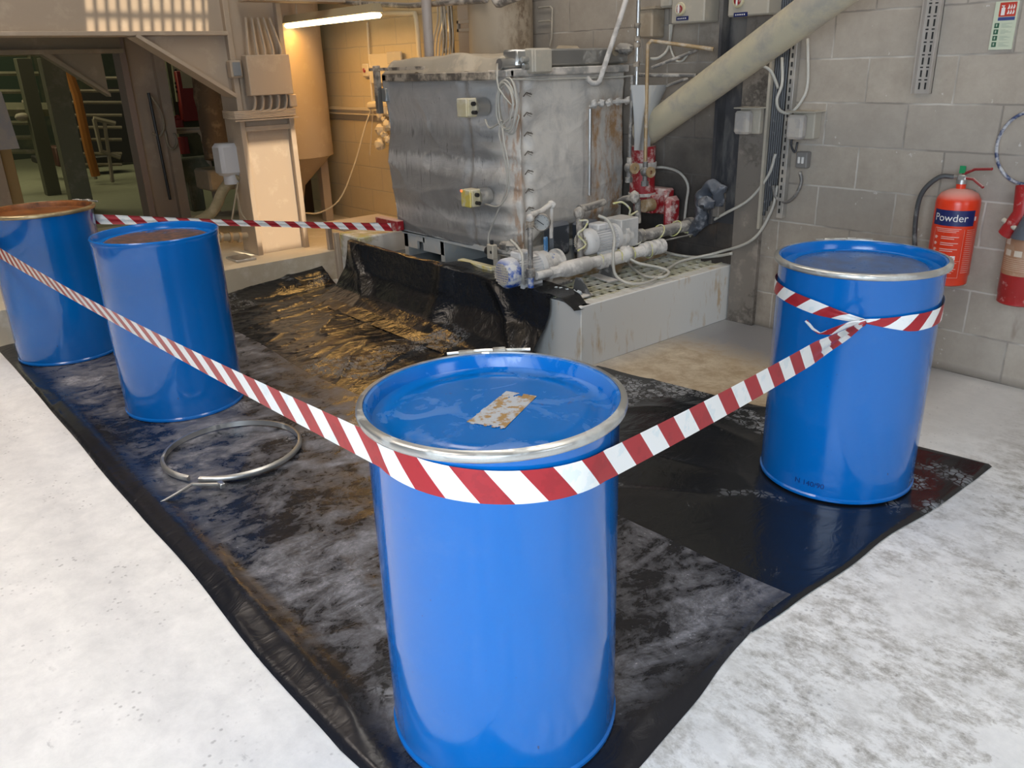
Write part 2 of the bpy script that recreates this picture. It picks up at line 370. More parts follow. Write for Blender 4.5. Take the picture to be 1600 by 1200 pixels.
def lid_mat(kind):
    """enamelled lid: clean / dusty with marks / rusty puddle"""
    m, nt, b = new_mat('lid_' + kind); pos = coords(nt, 'Object'); n = nz(nt, pos, 9, 8, 0.7, 0.4); sp = nz(nt, pos, 30, 4, 0.6)
    blue = (0.001, 0.135, 0.48); c = blue; rough = 0.18
    s = N(nt, 'ShaderNodeSeparateXYZ'); nt.links.new(pos, s.inputs[0])
    rad = mth(nt, 'SQRT', mth(nt, 'ADD', mth(nt, 'POWER', s.outputs[0], 2), mth(nt, 'POWER', s.outputs[1], 2)))
    inner = ramp(nt, rad, 0.245, 0.225)
    if kind == 'marked':
        c = mixc(nt, ramp(nt, nz(nt, pos, 6, 5, 0.6, 1.5), 0.56, 0.60, 0, 0.35), c, (0.12, 0.26, 0.55))
        c = mixc(nt, mth(nt, 'MULTIPLY', ramp(nt, n, 0.635, 0.67), inner), c, (0.13, 0.05, 0.02))
        r = ramp(nt, nz(nt, pos, 6, 5, 0.6, 1.5), 0.5, 0.6, 0.12, 0.4)
    elif kind == 'dusty':
        d = mth(nt, 'MULTIPLY', ramp(nt, n, 0.35, 0.6, 0.35, 0.8), inner); c = mixc(nt, d, c, (0.085, 0.10, 0.15))
        c = mixc(nt, mth(nt, 'MULTIPLY', ramp(nt, nz(nt, pos, 7, 6, 0.7), 0.60, 0.68), ramp(nt, rad, 0.12, 0.06)), c, (0.10, 0.07, 0.04))
        r = ramp(nt, d, 0, 0.8, 0.15, 0.38)
    elif kind == 'rusty':
        d = mth(nt, 'MULTIPLY', ramp(nt, n, 0.30, 0.42), ramp(nt, mth(nt, 'ADD', rad, mth(nt, 'MULTIPLY', n, 0.06)), 0.27, 0.255))
        rc = mixc(nt, ramp(nt, sp, 0.4, 0.65), (0.045, 0.030, 0.020), (0.20, 0.085, 0.030)); c = mixc(nt, mth(nt, 'MULTIPLY', d, 0.95), c, rc); r = ramp(nt, d, 0, 1, 0.18, 0.45)
    else:
        rc = mixc(nt, ramp(nt, n, 0.35, 0.65), (0.10, 0.035, 0.012), (0.34, 0.12, 0.03)); c = mixc(nt, ramp(nt, n, 0.28, 0.4), (0.03, 0.025, 0.02), rc); r = ramp(nt, n, 0, 1, 0.3, 0.5)
    setc(nt, b, c); nt.links.new(r, b.inputs['Roughness']); bump(nt, b, n, 0.15, 0.004)
    return m
def jacket_mat():
    m, nt, b = new_mat('lagging_foil'); pos = geo_pos(nt); s = N(nt, 'ShaderNodeSeparateXYZ'); nt.links.new(pos, s.inputs[0]); X, Y, Z = s.outputs
    v = nz(nt, geo_pos(nt, (14, 14, 1.2)), 2.2, 8, 0.7); n = nz(nt, pos, 5, 8, 0.65, 0.6)
    c = mixc(nt, ramp(nt, n, 0.3, 0.7), (0.40, 0.39, 0.38), (0.56, 0.54, 0.52))
    left = ramp(nt, Y, 3.40, 3.36)
    # soaked bands on the long side, drip streaks
    wv = mth(nt, 'ADD', Z, mth(nt, 'MULTIPLY', v, 0.16))
    bands = mth(nt, 'MAXIMUM', mth(nt, 'MULTIPLY', ramp(nt, wv, 1.10, 1.13), ramp(nt, wv, 1.34, 1.25)), mth(nt, 'MULTIPLY', ramp(nt, wv, 0.72, 0.78), ramp(nt, wv, 1.06, 1.0)))
    bands = mth(nt, 'MAXIMUM', bands, mth(nt, 'MULTIPLY', ramp(nt, wv, 0.53, 0.56), ramp(nt, wv, 0.72, 0.64)))
    c = mixc(nt, mth(nt, 'MULTIPLY', mth(nt, 'MULTIPLY', bands, left), 0.55), c, (0.13, 0.125, 0.12))
    dr = mth(nt, 'MULTIPLY', ramp(nt, nz(nt, geo_pos(nt, (30, 30, 1.0)), 1.6, 5, 0.6), 0.60, 0.66), ramp(nt, n, 0.42, 0.55)); c = mixc(nt, mth(nt, 'MULTIPLY', dr, 0.65), c, (0.10, 0.095, 0.09))
    top = ramp(nt, Z, 1.42, 1.56, 0, 0.5); c = mixc(nt, mth(nt, 'MULTIPLY', top, ramp(nt, n, 0.4, 0.6)), c, (0.20, 0.17, 0.13))
    lit_side = mth(nt, 'MULTIPLY', ramp(nt, X, -4.2, -4.02), ramp(nt, n, 0.32, 0.55, 0.15, 0.75)); c = mixc(nt, lit_side, c, (0.80, 0.75, 0.68))  # short side whitened, the stronger light on it put into the colour
    # rust run at the far end of the short side
    rr = mth(nt, 'MULTIPLY', mth(nt, 'MULTIPLY', ramp(nt, Y, 3.96, 4.06), ramp(nt, nz(nt, geo_pos(nt, (6, 6, 1.5)), 2.4, 8, 0.7), 0.42, 0.56)), ramp(nt, Z, 1.42, 1.28)); rr = mth(nt, 'MULTIPLY', rr, ramp(nt, nz(nt, pos, 11, 8, 0.75), 0.34, 0.54)); c = mixc(nt, mth(nt, 'MULTIPLY', rr, 0.85), c, (0.50, 0.26, 0.09))
    r2 = mth(nt, 'MULTIPLY', mth(nt, 'MULTIPLY', ramp(nt, Y, 3.37, 3.40), ramp(nt, Y, 3.46, 3.43)), ramp(nt, nz(nt, geo_pos(nt, (9, 9, 2)), 2.4, 6), 0.48, 0.58)); c = mixc(nt, mth(nt, 'MULTIPLY', r2, 0.7), c, (0.45, 0.25, 0.13))
    setc(nt, b, c); b.inputs['Metallic'].default_value = 0.12; b.inputs['Roughness'].default_value = 0.48
    hh = mth(nt, 'ADD', nz(nt, geo_pos(nt, (1, 1, 2.2)), 6, 4, 0.6, 1.0), mth(nt, 'MULTIPLY', v, 0.3)); bump(nt, b, hh, 0.35, 0.018)
    return m

M_wall = blockwall(); M_floor = floor_mat(); M_sheetD = sheet_mat('dusty_black_sheet', True); M_sheetG = sheet_mat('glossy_black_sheet', False)
M_tape = tape_mat(); M_drum = drum_mat(); M_jacket = jacket_mat()
cream = plain('cream_steel', (0.42, 0.34, 0.26), 0.6, dust=(0.49, 0.41, 0.32), amt=0.25, scale=5, up=0.5, bmp=0.1)
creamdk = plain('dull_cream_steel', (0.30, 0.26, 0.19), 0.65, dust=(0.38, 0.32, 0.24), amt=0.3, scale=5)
olive = plain('olive_steel', (0.22, 0.21, 0.13), 0.7, dust=(0.30, 0.27, 0.19), amt=0.3, scale=6)
galv = plain('galvanised', (0.50, 0.50, 0.49), 0.32, 0.85, dust=(0.45, 0.42, 0.36), amt=0.2, scale=10)
ringm = plain('zinc_ring', (0.56, 0.56, 0.54), 0.30, 0.8, dust=(0.40, 0.40, 0.37), amt=0.35, scale=9)
pipegr = plain('dusty_grey_pipe', (0.20, 0.19, 0.18), 0.5, 0.4, dust=(0.50, 0.46, 0.41), amt=0.45, scale=14, up=0.8, bmp=0.1)
pipewh = plain('white_caked_pipe', (0.42, 0.40, 0.38), 0.6, dust=(0.70, 0.67, 0.63), amt=0.6, scale=10, up=0.8, bmp=0.3)
ltgrey = plain('light_grey_plastic', (0.44, 0.40, 0.33), 0.5, dust=(0.52, 0.46, 0.37), amt=0.3, scale=10, up=0.9)
cablem = plain('pale_cable', (0.50, 0.48, 0.43), 0.5, dust=(0.55, 0.52, 0.46), amt=0.3, scale=30)
cableye = plain('yellow_green_wire', (0.62, 0.60, 0.22), 0.45, dust=(0.62, 0.60, 0.52), amt=0.55, scale=40)
darkc = plain('dark_cable', (0.035, 0.036, 0.04), 0.45, dust=(0.3, 0.3, 0.3), amt=0.1, scale=20)
blackp = plain('black_plastic', (0.02, 0.02, 0.022), 0.45)
yellowp = plain('yellow_plastic', (0.62, 0.50, 0.10), 0.4, dust=(0.62, 0.58, 0.42), amt=0.5, scale=14, up=0.8)
palep = plain('pale_yellow_plastic', (0.60, 0.53, 0.33), 0.5, dust=(0.66, 0.60, 0.46), amt=0.5, scale=14, up=0.8)
bluep = plain('blue_paint', (0.02, 0.09, 0.42), 0.35, dust=(0.62, 0.62, 0.62), amt=0.55, scale=18, up=0.9)
motorw = plain('dusty_motor', (0.30, 0.33, 0.40), 0.5, dust=(0.66, 0.65, 0.64), amt=0.85, scale=12, up=0.9, bmp=0.2)
redm = plain('dusty_red', (0.30, 0.014, 0.020), 0.4, dust=(0.58, 0.48, 0.44), amt=0.35, scale=14, up=0.7)
redx = plain('extinguisher_red', (0.72, 0.045, 0.012), 0.28, dust=(0.66, 0.42, 0.36), amt=0.0, scale=14, up=0.75)
redx2 = plain('extinguisher_dull_red', (0.34, 0.018, 0.018), 0.35, dust=(0.55, 0.30, 0.28), amt=0.15, scale=24, up=0.8)
whitep = plain('white_print', (0.75, 0.73, 0.70), 0.5)
navy = plain('navy_label', (0.012, 0.02, 0.11), 0.35)
plinthm = plain('white_plinth', (0.66, 0.65, 0.62), 0.55, dust=(0.50, 0.38, 0.24), amt=0.22, scale=7, rust=(0.50, 0.33, 0.15), rustamt=0.0, bmp=0.1, vscale=(1.5, 1.5, 0.4))
brass = plain('brass_tan', (0.40, 0.28, 0.15), 0.45, 0.3, dust=(0.5, 0.42, 0.33), amt=0.4, scale=15)
ductm = plain('cream_duct', (0.56, 0.50, 0.36), 0.4, dust=(0.44, 0.40, 0.33), amt=0.5, scale=4, bmp=0.05)
sootst = plain('sooty_steel', (0.05, 0.05, 0.055), 0.5, dust=(0.16, 0.15, 0.14), amt=0.4, scale=6, vscale=(1, 1, 0.3))
pillm = plain('blotched_steel', (0.20, 0.175, 0.15), 0.6, rust=(0.07, 0.06, 0.05), rustamt=0.10, dust=(0.30, 0.26, 0.22), amt=0.3, scale=9)

# ------------------------------------------------------------ setting
WY = 4.39
m = MB(); m.box((-30, -6, -0.3), (4.5, 12, 0)); struct(m.build('floor', M_floor, nosm=True))
m = MB(); m.box((-9.3, WY, 0), (4.5, WY + 0.25, 6)); struct(m.build('wall_back', M_wall, nosm=True))
m = MB(); m.box((-9.6, -6, 0), (-6.02, WY, 0.10)); m.box((-6.16, -2, 0.0), (-6.0, 3.30, 0.23)); 
kerbm = plain('cream_kerb', (0.56, 0.49, 0.37), 0.6, dust=(0.66, 0.60, 0.50), amt=0.4, scale=6, up=0.3, bmp=0.3)
struct(m.build('floor_step', kerbm, nosm=True)).name = 'trim_1'
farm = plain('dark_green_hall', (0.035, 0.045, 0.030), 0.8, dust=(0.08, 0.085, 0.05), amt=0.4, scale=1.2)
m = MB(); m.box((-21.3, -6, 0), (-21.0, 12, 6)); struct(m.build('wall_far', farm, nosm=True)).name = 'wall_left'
ceil = plain('hall_roof', (0.30, 0.29, 0.26), 0.8)
m = MB()
# roof with two open lights: one over the column, one barred over the beam end
XS = [-30, -4.79, -4.36, -3.87, -3.28, 7]; YS = [-6, 2.30, 3.23, 3.50, 4.02, 12]
for i in range(5):
    for j in range(5):
        if (i, j) in ((1, 1), (3, 3)): continue
        m.box((XS[i], YS[j], 6.0), (XS[i+1], YS[j+1], 6.04))
x = -4.79
while x < -4.36: m.box((x, 2.30, 6.0), (x+0.022, 3.23, 6.02)); x += 0.096
y = 2.30
while y < 3.23: m.box((-4.79, y, 6.0), (-4.36, y+0.028, 6.02)); y += 0.080
struct(m.build('ceiling', ceil, nosm=True))
deckm = plain('shade_deck_underside', (0.20, 0.16, 0.11), 0.8)
m = MB(); m.box((-9.8, -2, 2.78), (-6.98, 4.2, 2.9)); struct(m.build('deck', deckm, nosm=True)).name = 'trim_2'  # slab added above the view to shade the hall behind

# ------------------------------------------------------------ black sheets
DR = {'A': (-1.3637, 1.0648), 'B': (-4.1634, 1.2206), 'C': (-5.5249, 0.9893), 'D': (-1.4675, 2.9104)}
def near_drum(x, y):
    k = 1.0
    for c in DR.values():
        d = math.hypot(x - c[0], y - c[1]); k = min(k, max(0.0, min(1.0, (d - 0.31) / 0.09)))
    return k
def nn(x, y, z=0.0): return noise.noise(Vector((x, y, z)))
def grid(nu, nv, fn):
    vs = [fn(i / nu, j / nv) for i in range(nu + 1) for j in range(nv + 1)]
    fs = [(i*(nv+1)+j, (i+1)*(nv+1)+j, (i+1)*(nv+1)+j+1, i*(nv+1)+j+1) for i in range(nu) for j in range(nv)]
    m = MB(); m.add(vs, fs); return m
def ridge(x, y, s=1.0):
    return 1 - min(1.0, abs(nn(x*s, y*s, 3.1)) * 6.0)
def f_strip(u, v):
    x = -5.95 + (5.95 - 1.02) * u
    y0 = 0.655 + 0.02*nn(x*1.3, 0) + (0.04 if x > -1.5 else 0)*(x + 1.5)/0.5 ; y1 = 1.90 + 0.03*nn(x*1.1, 7) + max(0, (x + 3.6)/2.6)*0.14
    y = y0 + (y1 - y0) * v
    x += 0.015*nn(y*4, 5) + (0.06*math.sin(v*5.0) - 0.03)*u**6
    k = near_drum(x, y)
    z = 0.0105 + 0.001*k + k*(0.004*nn(x*2.2, y*3.5) + 0.006*max(0, nn(x*1.2+4, y*5, 2)) + 0.004*ridge(x*0.8, y*1.6, 1.2)**3)
    lip = math.exp(-((y - 0.735)/0.045)**2) * (0.020 + 0.022*max(0, nn(x*1.5, 9))) * (0.3 if x < -4.6 else 1) * min(1, max(0.15, (-1.15 - x)/0.3))
    lip2 = math.exp(-((x + 1.075)/0.03)**2) * 0.010
    z += (lip + lip2) * k + 0.004*k*max(0, nn(x*7, y*7, 3))
    if v == 0 or u == 1: z = 0.003
    return Vector((x, y, max(z, 0.003)))
tag(grid(330, 100, f_strip).build('plastic_sheet', M_sheetD, smooth=180), 'long dust-covered black plastic strip under the front drum and the two left drums', 'plastic sheet')
def f_dark(u, v):
    x = -6.02 + (6.02 - 1.08) * u
    if x < -3.05: t = (x + 6.02)/2.97; y1 = 3.00 + min(1, t*1.8)*0.01
    else: y1 = 3.12 + (x + 3.05)/1.95*0.28
    y1 += 0.02*nn(x*3, 2); y0 = 1.80
    y = y0 + (y1 - y0) * v
    x += 0.02*nn(y*2.5, 11)*u + 0.05*u*(v - 0.3)
    k = near_drum(x, y) * min(1, v*7)
    g = max(0, min(1, (-2.9 - x)/0.6))
    z = 0.0055 + 0.004*k + k*(0.003*nn(x*3, y*3) + g*(0.014*max(0, nn(x*1.6 + y*1.2, y*3.6 - x*0.9, 5)) + 0.010*nn(x*7 + y*1.5, y*1.3, 5) + 0.012*ridge(x*2.4 + y*0.8, y*0.8, 1.6)**3 + 0.006*ridge(x*5, y*1.5 + x, 2)**3) + (1-g)*(0.006*ridge(x*0.9 + y*0.5, y*1.2 - x*0.5, 1.1)**4))
    if x < -5.6: z += 0.02*max(0, nn(x*3, y*2.5, 8)) + 0.12*max(0, (-5.8 - x)/0.2)*v
    if u == 1 or v == 1 or v == 0: z = min(z, 0.004) if u == 1 else z
    return Vector((x, y, max(z, 0.003)))
tag(grid(360, 110, f_dark).build('plastic_sheet', M_sheetG, smooth=180), 'glossy dark black plastic sheet lying between the bund and the dusty strip', 'plastic sheet')
def f_drape(u, v):
    x = -5.52 + (5.52 - 3.27) * u
    ov = max(0, min(1, (x + 4.28)/0.18))
    prof = [(2.62, 0.012), (2.74, 0.03), (2.86, 0.075), (2.955, 0.20), (2.985, 0.33), (3.00, 0.395), (3.02 + 0.05*ov, 0.402), (3.035 + 0.15*ov, 0.395 + 0.0*ov)]
    if x < -5.3: prof = [(p[0] + 0.0, p[1]) for p in prof]
    t = v*(len(prof)-1); i = min(int(t), len(prof)-2); f = t - i
    f = f*f*(3-2*f) if False else f
    y = prof[i][0] + (prof[i+1][0]-prof[i][0])*f; z = prof[i][1] + (prof[i+1][1]-prof[i][1])*f
    mid = math.sin(PI*min(1, v*1.25)) if v < 0.8 else 0
    y += mid*(0.03*nn(x*1.7, z*2) - 0.05*ridge(x*0.8 + z*0.9, 0.3, 1.3)**2)
    fold = math.exp(-((x + 4.22)/0.10)**2); y -= fold*0.07*min(1, v*2)*(1 if v < 0.9 else 0.2); z += fold*0.03*v
    z += 0.010*nn(x*5, v*4)*(0.3 if v < 0.2 else 1) + 0.012*max(0, nn(x*2.2, 8))*v
    x += 0.06*(v-0.5)*(u > 0.96) + 0.05*nn(v*4, 3)*u
    if u > 0.9: y -= 0.0
    return Vector((x, y, max(z, 0.012)))
dr = grid(230, 60, f_drape)
def f_flap(u, v):      # the end of the sheet folded over the grating corner
    x = -3.32 + 0.26*u; y = 3.00 + 0.17*v*(1-0.35*u) + 0.0
    z = 0.402 - 0.03*u*u - 0.02*v*0 + 0.008*nn(x*9, y*9) - (0.05*(u-0.55) if u > 0.55 else 0)
    return Vector((x + 0.02*nn(y*12, 1), y - 0.02*u + 0.01*nn(x*14, 6), z))
g2 = grid(24, 24, f_flap); dr.add(g2.v, g2.f)
tag(dr.build('plastic_sheet', M_sheetG, smooth=180), 'black plastic sheet draped over the edge of the concrete bund', 'plastic sheet')

# ------------------------------------------------------------ drums
H = 0.886; R = 0.29; DZ = 0.012
def drum_body():
    prof = [(0.0, 0.02), (R-0.012, 0.02), (R-0.008, 0.002), (R+0.001, 0.0), (R+0.004, 0.004), (R+0.004, 0.012), (R-0.001, 0.018), (R, 0.03), (R, 0.30), (R+0.0005, 0.31), (R, 0.32), (R, H-0.035), (R+0.003, H-0.028), (R+0.003, H-0.012), (R-0.006, H-0.010)]
    m = MB(); m.lathe(prof, seg=96); return m
def lid_mesh(top, gap=0.0, dish=0.036, open_=False):
    prof = [(R+0.003, H-0.016), (R+0.005, H-0.006), (R+0.001, H-0.001), (R-0.006, H-0.003), (R-0.012, H-0.014), (R-0.016, H-dish+0.004), (R-0.024, H-dish), (R-0.055, H-dish+0.001), (R-0.062, H-dish+0.006), (R-0.10, H-dish+0.007), (0.10, H-dish+0.008), (0.0, H-dish+0.009)]
    m = MB(); m.lathe(prof, seg=96); return m
def ring_mesh(rad=R+0.010, z=H-0.010, hw=0.0125, gap=0.02, seg=120, tilt=None):
    cs = []
    for k in range(9):
        t = -PI/2 + PI*k/8; cs.append((0.006 + 0.0065*math.cos(t) + (0 if abs(math.sin(t)) < 0.9 else -0.010), hw*math.sin(t)))
    cs = [(-0.004, -hw)] + cs + [(-0.004, hw)]
    vs = []; fs = []; n = len(cs); c0 = (0, 0)
    for i in range(seg+1):
        t = gap/2/rad + (2*PI - gap/rad)*i/seg
        for (a, b) in cs: vs.append(((rad-0.004+a)*math.cos(t), (rad-0.004+a)*math.sin(t), z+b))
    for i in range(seg):
        for j in range(n): fs.append((i*n+j, i*n+(j+1)%n, (i+1)*n+(j+1)%n, (i+1)*n+j))
    fs.append(tuple(range(n))[::-1]); fs.append(tuple(seg*n+j for j in range(n)))
    return MB().add(vs, fs)
def latch_mesh(rad=R+0.02, z=H-0.008):
    m = MB(); pts = [(rad*math.cos(t), rad*math.sin(t), z) for t in [(-0.30 + 0.06*k) for k in range(9)]]
    m.tube(pts, 0.006, 8); m.box((rad-0.006, -0.055, z-0.012), (rad+0.012, -0.02, z+0.014), bev=0.002); m.box((rad-0.006, 0.03, z-0.012), (rad+0.010, 0.07, z+0.012), bev=0.002)
    m.tube([(rad+0.004, -0.12, z+0.004), (rad+0.012, 0.0, z+0.006), (rad+0.004, 0.10, z+0.004)], 0.005, 8); return m
def shift(m, L):
    m.v = [(v[0]+L[0], v[1]+L[1], v[2]+L[2]) for v in m.v]; return m
def rotz(m, a):
    ca, sa = math.cos(a), math.sin(a); m.v = [(v[0]*ca-v[1]*sa, v[0]*sa+v[1]*ca, v[2]) for v in m.v]; return m
def drum(key, label, lidm, ring=True, latch_ang=2.0):
    L = (*DR[key], DZ); t = thing('steel_drum', L, label, 'drum', 'blue steel drums')
    shift(drum_body(), L).build('body', M_drum, t, smooth=35)
    shift(lid_mesh(H), L).build('lid', lidm, t, smooth=35)
    if ring:
        rg = shift(rotz(ring_mesh(), latch_ang), L).build('locking_ring', ringm if ring is True else ring, t, smooth=60)
        shift(rotz(latch_mesh(), latch_ang), L).build("latch", ringm, rg)
    return t
dA = drum('A', 'blue steel drum nearest the camera, lid with torn rusty sticker, grey locking ring', lid_mat("marked"), True, 2.52)
dD = drum('D', 'blue steel drum with tape knotted round it, standing before the extinguishers', lid_mat('dusty'), True, 2.3)
dB = drum('B', 'blue steel drum without a clamp ring, rusty puddle in its blue rim', lid_mat('rusty'), False)
goldring = plain('tarnished_ring', (0.42, 0.34, 0.20), 0.35, 0.8, dust=(0.25, 0.18, 0.10), amt=0.3, scale=12)
dC = drum('C', 'blue steel drum at the far left edge with orange rusted lid and tarnished ring', lid_mat('rusted'), goldring, 2.0)
def wrapped_text(txt, size, c, rad, ang, z0, name, mat, parent, ccw=True):
    vs, fs = text_verts(txt, size); out = []
    for v in vs:
        a = ang + v.x/rad; out.append((c[0] + rad*math.cos(a), c[1] + rad*math.sin(a), z0 + v.y))
    MB().add(out, fs).build(name, mat, parent, nosm=True)
wrapped_text('N 140/90', 0.030, DR['D'], R+0.0012, math.radians(-80), 0.062, 'print', plain('drum_print', (0.004, 0.02, 0.14), 0.4), dD)
# torn sticker remnant on the front lid
def sticker():
    c0 = P(785, 641, z=DZ+H-0.027); ex = (P(838, 618, z=c0.z) - P(765, 612, z=c0.z)); 
    q = [P(727, 661, z=c0.z), P(787, 671, z=c0.z), P(839, 619, z=c0.z), P(790, 611, z=c0.z)]
    n = 40; vs = []; fs = []
    for i in range(n+1):
        for j in range(n+1):
            u, v = i/n, j/n; a = q[0]*(1-u)*(1-v)+q[1]*u*(1-v)+q[2]*u*v+q[3]*(1-u)*v
            vs.append((a.x, a.y, c0.z + 0.0006 + 0.0003*nn(a.x*300, a.y*300)))
    for i in range(n):
        for j in range(n):
            u, v = i/n, j/n; e = min(u, v, 1-u, 1-v)
            if e + 0.06*nn(u*9, v*9, 4) < 0.005 or (v > 0.8 and 0.25 < u < 0.6 and nn(u*7, v*7, 1) > 0.2): continue
            fs.append((i*(n+1)+j, (i+1)*(n+1)+j, (i+1)*(n+1)+j+1, i*(n+1)+j+1))
    mm, nt, b = new_mat('torn_sticker'); pos = coords(nt, 'Object', (1, 1, 1)); k = ramp(nt, nz(nt, pos, 38, 8, 0.7), 0.48, 0.56)
    setc(nt, b, mixc(nt, k, (0.40, 0.43, 0.47), (0.30, 0.18, 0.06))); b.inputs['Roughness'].default_value = 0.7
    MB().add(vs, fs).build('sticker', mm, dA)
sticker()

# loose clamp ring on the sheet
cen = (P(257, 725, z=0.02) + P(481, 690, z=0.02) + P(380, 655, z=0.02) + P(330, 757, z=0.02)) / 4
t = thing('clamp_ring', (cen.x, cen.y, 0.016), 'loose zinc drum clamp ring lying on the dusty black strip', 'clamp ring')
rm = rotz(ring_mesh(rad=R+0.005, z=0.014, gap=0.05), -0.95); rm = shift(rm, (cen.x, cen.y, 0.016)); rm.build('band', galv, t, smooth=60)
lev = MB(); a0 = P(345, 757, z=0.04); a1 = P(300, 757, z=0.035); a2 = P(275, 772, z=0.03); a3 = P(250, 786, z=0.026)
lev.tube([a0, a1, a2, a3], [0.008, 0.007, 0.006, 0.005], 8); lev.box(a0 - Vector((0.02, 0.01, 0.012)), a0 + Vector((0.02, 0.012, 0.010)), bev=0.003); lev.build('lever', galv, t)

# ------------------------------------------------------------ barrier tape
def ribbon(path, s0=0.0, m=None, uvw=1.0):
    """path: list of (centre, width, up vector, crumple)"""
    m = m or MB(); n = 8; vs = []; us = []; s = s0
    for i, (c, wd, up, cr) in enumerate(path):
        if i: s += (Vector(c) - Vector(path[i-1][0])).length
        up = Vector(up).normalized(); d = (Vector(path[min(i+1, len(path)-1)][0]) - Vector(path[max(i-1, 0)][0])).normalized(); nrm = d.cross(up).normalized()
        for k in range(n+1):
            v = k/n - 0.5
            off = cr*(0.35*math.sin(k*2.7 + i*0.25) + 0.5*math.cos(k*1.4))*0.02
            vs.append(Vector(c) + up*wd*v + nrm*off); us.append((s, (k/n)*0.075/0.075))
    fs = []; uv = []
    for i in range(len(path)-1):
        for k in range(n):
            q = (i*(n+1)+k, (i+1)*(n+1)+k, (i+1)*(n+1)+k+1, i*(n+1)+k+1); fs.append(q); uv.append([(us[j][0], us[j][1]*0.1) for j in q])
    m.add(vs, fs, uv); return m
def lerp(a, b, t): return Vector(a)*(1-t) + Vector(b)*t
def on(c, rad, deg, z): return Vector((c[0] + rad*math.cos(math.radians(deg)), c[1] + rad*math.sin(math.radians(deg)), z))
Z1 = Vector((0, 0, 1)); RT = R + 0.006
A, B_, C_, D_ = DR['A'], DR['B'], DR['C'], DR['D']
path = []
for k in range(14): path.append((on(C_, RT, -200 + 112*k/13, 0.742 - 0.02*k/13), 0.075, Z1, 0))
p0 = on(C_, RT, -88, 0.722); p1 = on(A, RT, -93, 0.850)
for k in range(1, 60):
    t_ = k/60; c = lerp(p0, p1, t_) - Z1*0.07*4*t_*(1-t_)*0.35; tw = 0.35*math.sin(PI*t_)
    path.append((c, 0.075, Vector((0, -tw, 1)), 0.0))
for k in range(29): path.append((on(A, RT, -93 + 108*k/28, 0.850 - 0.052*(k/28)**0.8), 0.075, Z1, 0))
p0 = on(A, RT, 15, 0.797); p1 = Vector((-1.292, 2.640, 0.737))
for k in range(1, 61):
    t_ = k/60; c = lerp(p0, p1, t_) - Z1*0.055*4*t_*(1-t_)*0.22; pin = max(0, (t_ - 0.72)/0.28)
    path.append((c, 0.075*(1 - 0.80*pin**1.5), Vector((0.0 + 0.5*pin, 0, 1)), min(1, pin*1.5)*(1-pin*0.6)))
t = thing('barrier_tape', (-1.1, 0.9, 0.8), 'red and white barrier tape strung across the front drum to the knot', 'barrier tape')
ribbon(path).build('tape_run', M_tape, t, smooth=180)
# loop round drum D and tail
lp = []
for k in range(60):
    a = -62 - 336*k/59 if True else 0
    aa = -56 - 360*k/59
    da = (aa + 56) / -360                      # 0..1 going clockwise from the knot
    pinch = min(1, min(da, 1-da)/0.09); 
    zc = 0.735 + 0.045*math.sin(min(1, da/0.22)*PI/2) if da < 0.5 else 0.780 - 0.058*min(1, (da-0.5)/0.3)
    if da > 0.9: zc = 0.722 + 0.013*(da-0.9)/0.1
    wd = 0.016 + (0.034 if da < 0.5 else 0.046)*pinch
    lp.append((on(D_, RT + 0.002, aa, zc), wd, Z1, 0.15*(1-pinch)))
ribbon(lp, 0.03).build('tape_loop', M_tape, t, smooth=180)
tl = [P(1352, 503, y=2.60), P(1325, 508, y=2.57), P(1300, 518, y=2.555), P(1280, 521, y=2.55), P(1270, 514, y=2.545), P(1259, 501, y=2.54)]
tl2 = [(c, wd, u, 0.1) for c, wd, u in zip(tl, (0.014, 0.026, 0.026, 0.012, 0.012, 0.022), (Z1, Vector((0.3, 0, 1)), Z1, Vector((1, 0, .8)), Vector((1, 0, 1)), Vector((1, -.5, .8))))]
ribbon(tl2, 0.02).build('tape_tail', M_tape, t, smooth=180)
m = MB(); m.blob(Vector((-1.293, 2.632, 0.737)), 0.013, (1, 1, 0.9), 0.3); m.build('knot', M_tape, t)
# rear tape behind the drums, tied off at the tank
pa = on(C_, RT, 60, 0.68); pb = P(617, 355, y=3.27)
t = thing('barrier_tape', tuple(pa), 'red and white barrier tape running behind the left drums to the tank corner', 'barrier tape')
path = [(on(C_, RT, 200 - 14*k, 0.70), 0.07, Z1, 0) for k in range(10)]
q0 = on(C_, RT, 70, 0.70); q0 = P(146, 345, x=-5.45)
path = [(on(C_, RT, 150 - 8*k, q0.z + 0.0), 0.06, Z1, 0) for k in range(9)]
path += [(lerp(path[-1][0], pb, k/40), 0.060 - 0.02*math.sin(PI*k/40), Vector((0.0, 0.2, 1)), 0.2) for k in range(1, 41)]
ribbon(path).build('tape_run', M_tape, t, smooth=180)
m = MB(); m.box(P(598, 352, y=3.30) , P(620, 346, y=3.24), bev=0.004); m.build('wad', redm, t)

